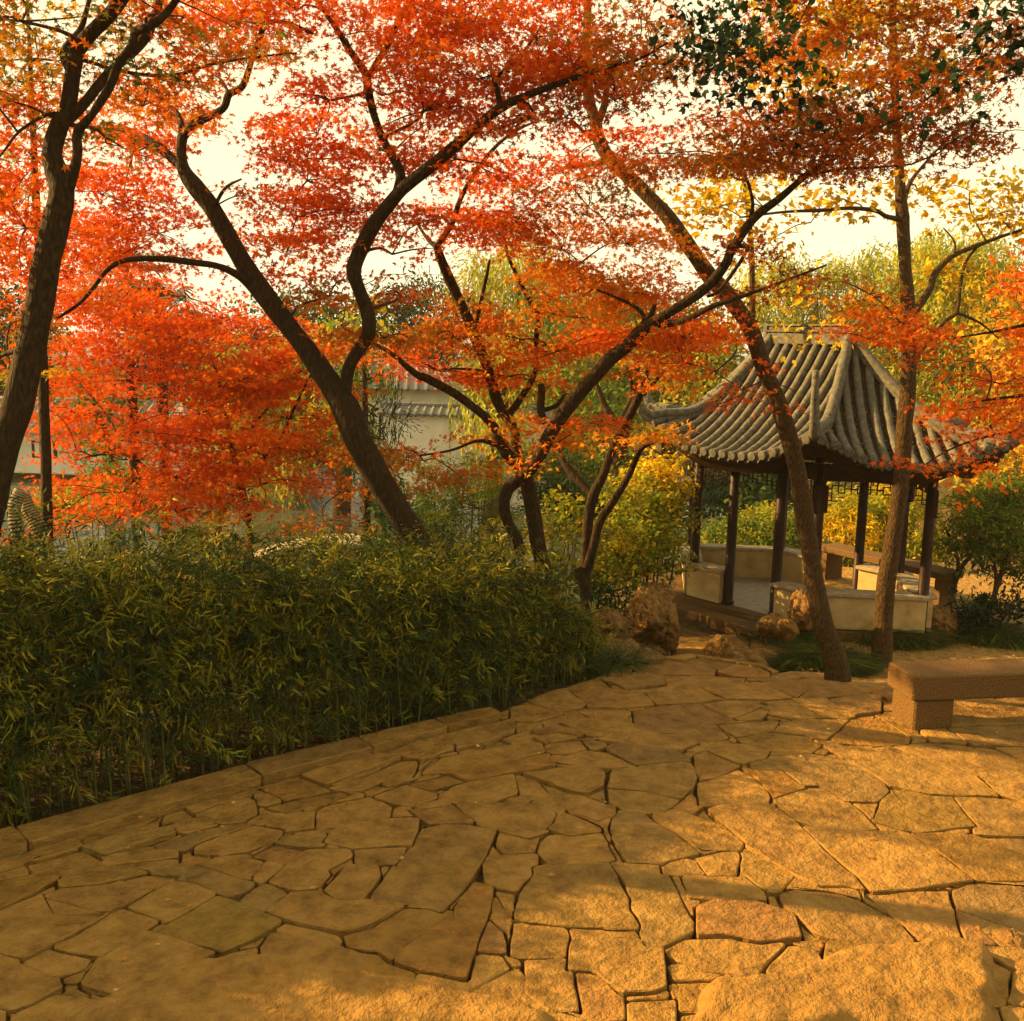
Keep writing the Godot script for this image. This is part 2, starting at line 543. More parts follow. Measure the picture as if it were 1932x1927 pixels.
func outside(p: Vector2) -> float:
	# distance outside the terrace (negative inside)
	var d := 1e9
	for i in edge.size():
		d = minf(d, seg_dist(p, edge[i], edge[(i + 1) % edge.size()]))
	return -d if Geometry2D.is_point_in_polygon(p, edge) else d

func path_weight(p: Vector2) -> float:
	var d := seg_dist(p, Vector2(2.12, -10.5), Vector2(2.72, -12.5))
	return 1.0 - smoothstep(0.62, 1.0, d)

func ground_y(x: float, z: float) -> float:
	var p := Vector2(x, z)
	var d := outside(p)
	if d <= 0.0:
		return -0.07
	var wp := smoothstep(-0.6, 1.6, x + (z + 10.0) * 0.12)           # towards the pavilion
	var back := smoothstep(-17.0, -20.5, z)
	var h_left := lerpf(-0.07, -2.2, smoothstep(0.9, 7.0, d))
	var h_right := lerpf(-0.07, -0.60, smoothstep(0.0, 2.3, d)) + 0.03 * noise.get_noise_2d(x * 2.0, z * 2.0)
	h_right = lerpf(h_right, -2.2, back * (1.0 - smoothstep(6.5, 11.0, x)))
	var h := lerpf(h_left, h_right, wp)
	h = lerpf(h, minf(h, PATH_Y - 0.06), path_weight(p))
	var bank := smoothstep(-36.0, -41.0, z)
	h = lerpf(h, -1.0 + 0.3 * noise.get_noise_2d(x * 0.3, z * 0.3), bank)
	return h

func make_ground() -> void:
	var g := structure("ground")
	var xs := []
	var zs := []
	var v := -120.0
	while v < 120.0:
		xs.append(v)
		v += 0.28 if v > -7.0 and v < 9.0 else (1.2 if absf(v) < 30.0 else 10.0)
	xs.append(120.0)
	v = 12.0
	while v > -140.0:
		zs.append(v)
		v -= 3.0 if v > -2.0 else (0.28 if v > -20.0 else (1.2 if v > -46.0 else 10.0))
	var grid := []
	for z in zs:
		var row := []
		for x in xs:
			row.append(Vector3(x, ground_y(x, z), z))
		grid.append(row)
	var sand := begin()
	sand.set_smooth_group(1)
	var soil := begin()
	soil.set_smooth_group(1)
	for j in zs.size() - 1:
		for i in xs.size() - 1:
			var a: Vector3 = grid[j][i]
			var st := sand if a.z > -17.5 and a.x > 1.75 + maxf(0.0, (-10.5 - a.z) * 0.45) and a.z < -8.6 else soil
			quad(st, a, grid[j + 1][i], grid[j + 1][i + 1], grid[j][i + 1])
	obj("sandy_ground", done(sand), M.sand, g).set_meta("kind", "structure")
	obj("soil", done(soil), M.earth, g).set_meta("kind", "structure")
	var w := begin()
	quad(w, Vector3(-120, WATER_Y, -4.5), Vector3(-120, WATER_Y, -44), Vector3(60, WATER_Y, -44), Vector3(60, WATER_Y, -4.5))
	var o := obj("pond_water", done(w), M.water)
	o.set_meta("kind", "structure")

func clip(poly: PackedVector2Array, n: Vector2, c: float) -> PackedVector2Array:
	# keeps what lies at n . p <= c
	var out := PackedVector2Array()
	for i in poly.size():
		var a := poly[i]
		var b := poly[(i + 1) % poly.size()]
		var da := n.dot(a) - c
		var db := n.dot(b) - c
		if da <= 0.0:
			out.append(a)
		if (da < 0.0) != (db < 0.0) and absf(da - db) > 1e-9:
			out.append(a.lerp(b, da / (da - db)))
	return out

func slab_mesh(poly: PackedVector2Array, top: float, bottom: float, tint: Color, jag := 0.012, tilt := 0.012) -> ArrayMesh:
	# a flagstone: wandering outline, worn edge, slightly tilted top
	var c := Vector2.ZERO
	for p in poly:
		c += p
	c /= poly.size()
	var ring := PackedVector2Array()
	for i in poly.size():
		var a := poly[i]
		var b := poly[(i + 1) % poly.size()]
		var l := a.distance_to(b)
		if l < 0.004:
			continue
		var cut: float = minf(0.014, l * 0.25)
		var n := clampi(int(l / 0.07), 1, 8)
		var dir := (b - a) / l
		var nrm := Vector2(-dir.y, dir.x)
		for k in n + 1:
			var t := lerpf(cut, l - cut, float(k) / n)
			var amp := minf(1.0, l / 0.12)
			ring.append(a + dir * t + nrm * amp * (rnd(-jag, jag) + jag * 2.2 * noise.get_noise_2dv((a + dir * t) * 7.0)))
	if ring.size() < 3:
		ring = poly
	var tx := rnd(-tilt, tilt)
	var tz := rnd(-tilt, tilt)
	var st := begin()
	st.set_color(tint)
	var N := ring.size()
	var y_of := func(p: Vector2, drop: float) -> Vector3:
		return Vector3(p.x, top + (p.x - c.x) * tx + (p.y - c.y) * tz - drop + 0.006 * rough_noise.get_noise_2dv(p * 5.0), p.y)
	var lo := []
	var hi := []
	var inn := []
	var flat := PackedVector2Array()
	for i in N:
		var p := ring[i]
		var e := (ring[(i + 1) % N] - ring[(i - 1 + N) % N]).normalized()
		var inward := Vector2(-e.y, e.x)
		if not Geometry2D.is_point_in_polygon(p + inward * 0.003, ring):
			inward = -inward
		var q := p + inward * minf(rnd(0.003, 0.009), p.distance_to(c) * 0.25)
		lo.append(Vector3(p.x, bottom, p.y))
		hi.append(y_of.call(p, rnd(0.002, 0.008)))
		inn.append(y_of.call(q, 0.0))
		flat.append(q)
	var tri := Geometry2D.triangulate_polygon(flat)
	for i in N:
		var j := (i + 1) % N
		st.set_smooth_group(-1)
		quad(st, lo[i], lo[j], hi[j], hi[i])
		quad(st, hi[i], hi[j], inn[j], inn[i])
	st.set_smooth_group(2)
	if tri.size():
		for k in range(0, tri.size(), 3):
			var a3: Vector3 = inn[tri[k]]
			var b3: Vector3 = inn[tri[k + 1]]
			var c3: Vector3 = inn[tri[k + 2]]
			if (b3 - a3).cross(c3 - a3).y > 0.0:
				var sw := b3
				b3 = c3
				c3 = sw
			st.add_vertex(a3); st.add_vertex(b3); st.add_vertex(c3)
	else:
		var cc: Vector3 = y_of.call(c, 0.0)
		for i in N:
			st.add_vertex(inn[i]); st.add_vertex(inn[(i + 1) % N]); st.add_vertex(cc)
	st.generate_normals()
	return st.commit()

func unwind(poly: PackedVector2Array) -> PackedVector2Array:
	var out := poly.duplicate()
	if Geometry2D.is_polygon_clockwise(out):
		out.reverse()
	return out

func wind(poly: PackedVector2Array) -> PackedVector2Array:
	if not Geometry2D.is_polygon_clockwise(poly):
		poly.reverse()
	return poly

func cells(seeds: Array, weights: Array, bound: PackedVector2Array, gap: float) -> Array:
	var out := []
	for i in seeds.size():
		var poly := bound
		var a: Vector2 = seeds[i]
		for j in seeds.size():
			if i == j:
				continue
			var b: Vector2 = seeds[j]
			var l := a.distance_to(b)
			if l > 3.2 or l < 1e-4:
				continue
			var n := (b - a) / l
			var c: float = n.dot(a) + (l * l + weights[i] - weights[j]) / (2.0 * l) - gap * rnd(0.25, 1.0)
			poly = clip(poly, n, c)
			if poly.size() < 3:
				break
		out.append(poly)
	return out

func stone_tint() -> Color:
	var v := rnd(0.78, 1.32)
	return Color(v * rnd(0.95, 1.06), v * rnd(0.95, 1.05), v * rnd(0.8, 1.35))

func make_terrace() -> void:
	rng.seed = 77
	var terrace := structure("terrace")
	# flagstones traced from the photograph: enlargement's corner and scale, then the corners of each stone
	var sheets := [
		[0.0, 1344.3, 0.4411, "360,580 560,510 730,505 740,520 620,555 450,608|690,500 830,452 920,478 790,515|845,435 940,395 1080,375 1090,430 1030,465 925,470|675,570 880,500 1000,472 1065,478 960,510 840,550 790,580|840,555 1065,482 1200,500 1180,540 1060,585 940,600 840,590|125,650 350,592 420,632 300,665 150,680|430,625 600,590 755,588 750,615 560,640 430,650"],
		[0.0, 1635.4, 0.4411, "0,75 200,22 245,45 150,105 20,165 -60,190 -80,110|255,60 350,15 490,-10 620,30 480,62 360,78 260,85|200,128 270,90 360,80 500,66 640,100 560,150 450,192|520,68 640,40 740,52 640,104|-60,225 180,128 455,198 330,275 205,335 95,385 -60,340|225,330 520,188 665,235 560,300 430,378 270,350|550,180 740,70 830,82 910,125 815,178 710,235|660,270 918,128 1195,232 1090,300 950,360|425,400 650,275 930,362 740,450 490,550 360,500|110,400 210,345 260,365 390,378 350,430 240,460|-60,350 95,395 240,465 250,520 60,610 -60,580|55,625 200,560 260,550 420,575 350,650 100,720 50,700|630,25 720,-10 860,8 1000,60 1080,75 1050,105 980,125 870,90 800,80 745,50|-60,620 40,630 45,730 -60,740"],
		[483.0, 1273.6, 0.4411, "205,430 420,355 545,342 610,355 470,405 300,468|460,440 620,368 685,368 680,400 660,430 500,450|575,335 700,290 840,305 840,320 690,365|30,480 190,440 310,490 130,530|320,480 450,458 530,458 450,490 380,488|55,565 230,520 370,500 390,510 280,550 130,580|0,510 50,505 100,535 40,555 0,550|515,515 640,470 765,505 765,520 665,555 560,535|270,575 300,560 480,520 575,560 565,600 440,625 265,650|30,650 110,610 265,585 262,650 100,665|540,460 640,440 665,450 560,475|660,468 820,430 880,455 740,490|720,420 800,355 940,330 1095,300 1215,293 1225,328 1095,363 850,410|835,425 1000,380 1095,373 1205,353 1275,383 1155,408 1090,413 950,440 880,450|700,300 800,265 960,225 1095,195 1100,240 940,300 850,318|770,520 880,460 1000,440 1095,425 1110,500 1000,545 870,545|690,565 800,540 825,552 720,570|670,580 830,560 920,625 740,635|575,575 655,560 660,595 580,600|350,655 550,622 690,622 685,665 655,728 430,742 300,715"],
		[483.0, 1565.1, 0.4411, "0,110 75,70 190,90 130,140|60,30 290,20 285,70 120,75|65,225 145,150 200,92 390,88 405,115 290,175 310,195 260,255 160,260|430,95 640,72 590,145 500,148 435,145|295,265 400,155 510,155 520,200 450,298 350,292|55,350 175,258 270,262 350,298 440,305 620,325 470,410 380,435 110,375|-60,310 -20,265 60,225 150,262 45,355|719,0 826,-25 1020,5 960,130 880,250 790,340 740,325 640,320 505,310 500,285 590,160 670,60|630,330 740,328 800,345 840,345 700,440 640,480 575,540 540,510 400,490 385,440 480,410|580,545 650,480 830,370 940,232 1005,250 980,370 930,500 890,625 700,590|950,480 1000,395 1050,440 1060,520 945,510"],
		[966.0, 1226.4, 0.4411, "70,220 160,180 225,170 310,230 290,245 200,262 130,240|230,172 420,165 560,185 605,235 450,245 330,240|0,245 120,235 210,270 100,300 0,300|540,175 760,140 885,208 800,222 620,230|525,260 780,222 950,300 770,325 610,350 530,310|215,310 390,278 470,300 585,345 440,365 340,370|610,352 750,330 870,320 920,370 860,382 740,378|375,385 500,360 640,352 790,395 720,428 560,410|405,425 430,408 560,412 700,435 760,475 640,478 530,488|185,475 310,430 400,440 525,495 400,500|60,525 180,510 340,485 390,520 385,575 320,605 240,590|130,420 160,400 290,390 320,430 180,440|100,375 200,360 270,375 140,395|90,345 200,330 315,360 240,375|435,510 600,490 760,482 785,545 770,580 720,630 560,595 415,585|415,590 560,600 710,640 640,690 500,690 420,650|785,450 830,430 970,490 860,540 790,555|800,560 970,510 1030,545 1100,620 1090,650 1000,660 810,660|830,435 960,400 1095,430 1080,460 980,480|550,45 640,38 790,60 870,80 860,105 700,100 520,100|880,90 960,62 1095,85 1095,115 960,110|415,135 520,105 640,112 650,150 480,165|650,150 780,105 990,120 980,140 800,150|800,160 980,140 1054,140 1203,203 1095,208 920,205|810,235 920,215 1080,235 940,285|945,300 1070,255 1090,260 1060,295|890,320 1060,305 1140,300 1110,340 960,365|970,375 1095,350 1245,367 1320,407 1265,442 1095,447 1000,405|275,385 380,370 400,410 340,430"],
		[1449.0, 1273.6, 0.4411, "-40,35 140,20 260,10 415,75 200,100 110,97|265,8 470,-10 490,60 420,70|110,105 240,100 370,180 330,190 230,180|255,112 420,90 478,95 478,160 370,172|-50,125 105,110 225,182 120,192 0,165|5,235 130,195 340,195 245,275 100,255|270,270 370,185 480,190 605,270 590,290 470,300 300,290|690,130 840,100 920,95 1095,150 1200,190 1200,210 720,222|685,90 750,82 825,105 700,120|780,235 1095,218 1300,210 1300,310 1095,305 880,300|660,240 760,238 860,290 700,285|845,90 1000,55 1095,70 1200,80 1095,95 930,95|235,300 430,320 520,310 620,350 880,430 980,520 700,510 520,470 450,420 330,360|540,300 720,288 960,315 1095,370 1250,460 1095,460 960,455 860,420|975,315 1095,308 1250,320 1200,400 1095,365|-75,375 0,350 160,335 300,360 400,390 490,460 510,495 460,540 340,535 230,470 150,465 70,400 -60,400|-105,395 0,404 70,410 155,480 20,520 -40,465|30,530 180,485 250,490 340,540 400,590 460,655 330,661 200,640 110,610|360,545 465,540 440,610 400,580|445,620 475,545 530,492 780,518 840,600 880,640 650,668 560,655|790,518 980,530 1095,560 1200,600 1200,690 890,680 880,630 845,595"],
		[966.0, 1518.0, 0.4411, "165,100 240,45 370,95 375,110 250,125|250,20 330,0 440,5 430,45 360,65|115,195 130,160 160,130 375,120 400,170 430,230 360,245 180,248 140,225|430,100 450,30 540,28 610,80 690,125 790,208 650,240 640,250 500,240 440,150|610,30 700,22 900,95 985,165 970,190 820,192 720,130 610,75|650,255 740,235 775,240 815,295 720,298 655,290|780,235 960,198 965,215 955,300 840,298|740,310 980,305 1070,370 1080,400 880,400 760,390|800,440 880,412 1030,415 1200,470 1230,560 1060,580 1000,570 900,550 800,555|660,310 730,310 725,360 700,362|100,270 150,255 410,250 440,300 490,400 490,440 535,515 530,530 400,525 70,500 20,480 40,380 105,300|430,248 590,255 640,262 780,535 630,605 580,600 545,520 500,440 490,380|5,640 20,510 220,515 235,560 215,645 50,650|250,530 400,530 540,535 545,565 250,570|260,575 540,572 640,620 650,780 590,800 470,800 360,710 250,700|65,660 210,648 245,670 255,760 275,880 170,880 70,800|280,720 360,715 465,805 470,910 370,920 285,880|650,620 730,575 1000,575 1150,590 1100,650 1040,725 900,705 730,665|680,690 740,680 890,715 860,735 700,740|470,850 690,840 695,960 475,960|690,770 900,765 930,830 870,880 710,870|960,730 1095,735 1162,762 1090,800 1000,800 965,795"],
		[1449.0, 1565.1, 0.4411, "160,-5 400,15 595,20 870,215 700,240 445,265 390,200 280,110|605,20 840,25 1000,80 1095,110 1200,130 1200,215 880,215 720,100|60,280 110,262 310,280 370,300 560,400 620,470 600,495 400,480 215,440 75,320|430,275 620,265 765,260 780,330 820,470 760,480 660,465 560,380|790,265 860,235 1095,240 1200,260 1200,455 1095,435 960,380 830,340|790,350 840,385 960,490 850,480|0,590 105,500 180,505 240,580 230,600 60,650 20,630|90,650 250,590 320,630 200,640|260,480 340,470 480,510 500,520 420,600 330,620 250,560"],
		[1226.4, 1226.4, 0.3653, "310,830 400,797 620,805 720,870 850,980 1000,1110 1130,1240 1010,1215 880,1215 740,1150 480,1000 390,910|450,1080 480,1015 550,1040 730,1165 660,1245 600,1240 480,1150"],
		[613.2, 1226.4, 0.3662, "820,1090 850,1062 1090,1050 1085,1140 1000,1240 840,1210|690,800 800,785 1100,795 1175,835 1140,930 1050,960 930,935 780,885|450,815 640,805 760,880 600,890 500,880|890,1000 910,935 1040,935 1090,960 1070,1030 930,1040"]]
	var stones := []
	for sheet in sheets:
		for line_text in (sheet[3] as String).split("|"):
			var poly := PackedVector2Array()
			for pair in line_text.split(" "):
				var xy := pair.split_floats(",")
				var p := on_plane(sheet[0] + xy[0] * sheet[2], sheet[1] + xy[1] * sheet[2], 0.0)
				poly.append(Vector2(p.x, p.z))
			stones.append(wind(poly))
	# the stones beyond the frame, and chips in the gaps, come from scattered cells
	var seeds := []
	var weights := []
	for i in 950:
		var p := Vector2(rnd(-4.6, 7.6), rnd(-10.0, -3.0))
		var near := 1e9
		for q in seeds:
			near = minf(near, p.distance_to(q))
		var apart := 0.16 if p.y < -3.9 and absf(p.x) < -p.y * 0.56 else 0.5
		if near > apart:
			seeds.append(p)
			weights.append(rnd(0.0, 0.006))
	var bound := PackedVector2Array()
	for p in edge:
		bound.append(p)
	var inner: PackedVector2Array = Geometry2D.offset_polygon(bound, -0.02)[0]
	var laid := []
	var walls := []
	var kerb_line := [Vector2(-4.6, -4.25), Vector2(-3.72, -5.0), Vector2(-2.86, -5.77), Vector2(-1.76, -6.77), Vector2(-1.08, -7.31), Vector2(-0.55, -7.72), Vector2(-0.12, -8.02)]
	# kerb of long stones along the bamboo
	var kerb := structure("kerb")
	for i in kerb_line.size() - 1:
		var a: Vector2 = kerb_line[i]
		var b: Vector2 = kerb_line[i + 1]
		var dir := (b - a).normalized()
		var n := Vector2(-dir.y, dir.x)   # towards the terrace
		if n.x < 0:
			n = -n
		var w: float = [0.27, 0.27, 0.27, 0.25, 0.21, 0.17][i]
		a += dir * 0.008 - n * 0.02
		b -= dir * 0.008 + n * 0.02
		var poly := wind(PackedVector2Array([a, b, b + n * (w + rnd(-0.015, 0.015)), a + n * (w + rnd(-0.015, 0.015))]))
		obj("kerb_stone", slab_mesh(poly, 0.055 + rnd(-0.006, 0.008), -0.2, stone_tint() * 0.95, 0.003, 0.004), M.slab, kerb)
		walls.append(Geometry2D.offset_polygon(unwind(poly), 0.012)[0])
	for poly in stones:
		laid.append(wind(Geometry2D.offset_polygon(unwind(poly), 0.014, Geometry2D.JOIN_MITER)[0]))
	for poly in cells(seeds, weights, PackedVector2Array([Vector2(-9, -16), Vector2(12, -16), Vector2(12, 0), Vector2(-9, 0)]), 0.004):
		if poly.size() >= 3:
			laid.append(wind(poly))
	for i in laid.size():
		var traced := i < stones.size()
		var parts := [laid[i]]
		var reach := Rect2(laid[i][0], Vector2.ZERO)
		for p in laid[i]:
			reach = reach.expand(p)
		for wall in walls:
			var wr := Rect2(wall[0], Vector2.ZERO)
			for p in wall:
				wr = wr.expand(p)
			if not wr.intersects(reach):
				continue
			var next := []
			for part in parts:
				for q in Geometry2D.clip_polygons(part, wall):
					if not Geometry2D.is_polygon_clockwise(q):
						next.append(q)
			parts = next
		for part in parts:
			for q in Geometry2D.intersect_polygons(part, inner):
				var area := 0.0
				for k in q.size():
					area += q[k].cross(q[(k + 1) % q.size()])
				area = absf(area) * 0.5
				if area < (0.012 if traced else 0.0022):
					continue
				var clean := q
				if not traced:
					var shrunk := Geometry2D.offset_polygon(q, -0.003)
					if shrunk.is_empty():
						continue
					clean = shrunk[0]
				var near_kerb := 1.0 - smoothstep(0.1, 0.9, -outside(q[0]))
				var top := rnd(-0.010, 0.010) + (rnd(-0.012, 0.02) * near_kerb)
				if not traced and q[0].y < -3.9:
					top -= rnd(0.002, 0.016)
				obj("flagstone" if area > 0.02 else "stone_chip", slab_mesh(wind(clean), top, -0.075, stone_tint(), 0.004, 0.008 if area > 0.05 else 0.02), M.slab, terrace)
				if traced:
					walls.append(Geometry2D.offset_polygon(unwind(q), 0.011)[0])

func blob(c: Vector3, r: Vector3, sd: int, rough: float, cut := 0.0, nu := 40, nv := 26) -> ArrayMesh:
	# a weathered boulder: a ball pushed in and out by noise, with planes hewn off it
	var st := begin()
	rng.seed = 5000 + sd
	st.set_color(stone_tint())
	st.set_smooth_group(3)
	var planes := []
	for i in 9:
		planes.append([Vector3(rnd(-1, 1), rnd(-0.6, 1), rnd(-1, 1)).normalized(), rnd(0.62, 0.92)])
	var off := Vector3(sd * 3.7, sd * 1.3, sd * 2.1)
	var grid := []
	for j in nv + 1:
		var row := []
		for i in nu + 1:
			var a := TAU * (i % nu) / nu
			var e := PI * j / nv - PI / 2
			var n := Vector3(cos(e) * cos(a), sin(e), cos(e) * sin(a))
			var k := 1.0 + rough * (0.55 * noise.get_noise_3dv(n * 1.1 * 10.0 + off) + 0.45 * rough_noise.get_noise_3dv(n * 2.0 + off) + 0.35 * absf(rough_noise.get_noise_3dv(n * 5.0 - off)))
			for pl in planes:
				var dd: float = n.dot(pl[0])
				if dd > 0.05:
					k = minf(k, lerpf(k, pl[1] / dd, 0.85) if k > pl[1] / dd else k)
			row.append(c + n * k * r)
		grid.append(row)
	for j in nv:
		for i in nu:
			quad(st, grid[j][i], grid[j + 1][i], grid[j + 1][i + 1], grid[j][i + 1])
	st.generate_normals()
	return st.commit()

func meet_ground(x: float, y: float) -> float:
	# how far away the ground lies at that spot of the picture
	var d := 3.5
	while d < 24.0:
		var q := at(x, y, d)
		if q.y <= ground_y(q.x, q.z):
			return d
		d += 0.03
	return 24.0

func rock(x: float, y: float, d: float, rx: float, ry: float, rz: float, sd: int, label: String, rough := 0.55, called := "garden_rock") -> void:
	# x, y: middle of the rock in the picture, rx, ry half sizes there
	var found := meet_ground(x, y + ry * 0.82)
	if absf(found - d) < 1.3:
		d = found
	var p := at(x, y, d)
	var rr := Vector3(rx * d / F, ry * d / F, rz)
	var foot := minf(p.y - rr.y, maxf(ground_y(p.x, p.z) - 0.06, p.y - rr.y - 0.12))
	rr.y = (p.y + rr.y - foot) * 0.5
	var base := Vector3(p.x, foot, p.z)
	var o := obj(called, blob(Vector3(0, rr.y, 0), rr, sd, rough), M.rock)
	o.position = base
	tag(o, label, "rock")

func outcrop(called: String, poly: Array, lift: float, sd: int) -> void:
	# bare rock that breaks through the paving
	var pg := PackedVector2Array()
	for v in poly:
		var p := on_plane(v.x, v.y, 0.0)
		pg.append(Vector2(p.x, p.z))
	var lo := pg[0]
	var hi := pg[0]
	for p in pg:
		lo = lo.min(p)
		hi = hi.max(p)
	var st := begin()
	st.set_color(Color(0.95, 0.93, 0.9))
	st.set_smooth_group(1)
	var step := 0.035
	var nx := int((hi.x - lo.x) / step) + 2
	var nz := int((hi.y - lo.y) / step) + 2
	var grid := []
	for j in nz + 1:
		var row := []
		for i in nx + 1:
			var p := lo + Vector2(i, j) * step
			var d := 1e9
			for k in pg.size():
				d = minf(d, seg_dist(p, pg[k], pg[(k + 1) % pg.size()]))
			if not Geometry2D.is_point_in_polygon(p, pg):
				d = -d
			d += 0.09 * noise.get_noise_2dv(p * 5.0 + Vector2(sd, 0))
			var ledge := floorf(3.0 * (0.5 + noise.get_noise_2dv(p * 2.2 + Vector2(0, sd)) * 1.1)) / 3.0
			var y := lerpf(-0.09, lift * (0.5 + 0.5 * ledge), smoothstep(-0.04, 0.10, d)) + 0.010 * rough_noise.get_noise_2dv(p * 6.0) + 0.010 * rough_noise.get_noise_2dv(p * 18.0)
			row.append(Vector3(p.x, y if d > -0.10 else -0.09, p.y))
		grid.append(row)
	for j in nz:
		for i in nx:
			quad(st, grid[j + 1][i], grid[j][i], grid[j][i + 1], grid[j + 1][i + 1])
	var o := obj(called, done(st), M.slab)
	o.set_meta("kind", "structure")

# ---------------------------------------------------------------- pavilion
const PC := Vector2(3.899, -14.112)
const TH := 0.6671
const PL := 0.9995
const PW := 0.962
const PP := 0.935
const RIDGE := 0.6
const EAVE := 2.06               # above the pavilion floor
const RISE := 1.44

func pv(u: float, v: float, y: float) -> Vector3:
	# along the ridge, across it, above the floor; relative to the pavilion's middle
	return Vector3(sin(TH) * u + cos(TH) * v, y, cos(TH) * u - sin(TH) * v)

func roof_y(p: Vector2, t: float, corners: Array) -> float:
	var y := EAVE + RISE * (0.40 * t + 0.60 * t * t)
	for c in corners:
		y += 0.30 * exp(-pow(p.distance_to(c) / 0.5, 2.0))
	return y

func wall_run(t: Node3D, a: Vector2, b: Vector2) -> void:
	var mid := (a + b) * 0.5
	var len := a.distance_to(b)
	var dir := pv(b.x - a.x, b.y - a.y, 0).normalized()
	var bs := Basis(dir, Vector3.UP, dir.cross(Vector3.UP))
	var c := pv(mid.x, mid.y, 0)
	var st := begin()
	box(st, c + Vector3(0, 0.205, 0), Vector3(len, 0.41, 0.20), bs, 0.006)
	var w := obj("parapet_wall", done(st), M.plaster, t)
	var s2 := begin()
	box(s2, c + Vector3(0, 0.437, 0), Vector3(len + 0.05, 0.05, 0.29), bs, 0.008)
	obj("cap_stone", done(s2), M.cap, w)

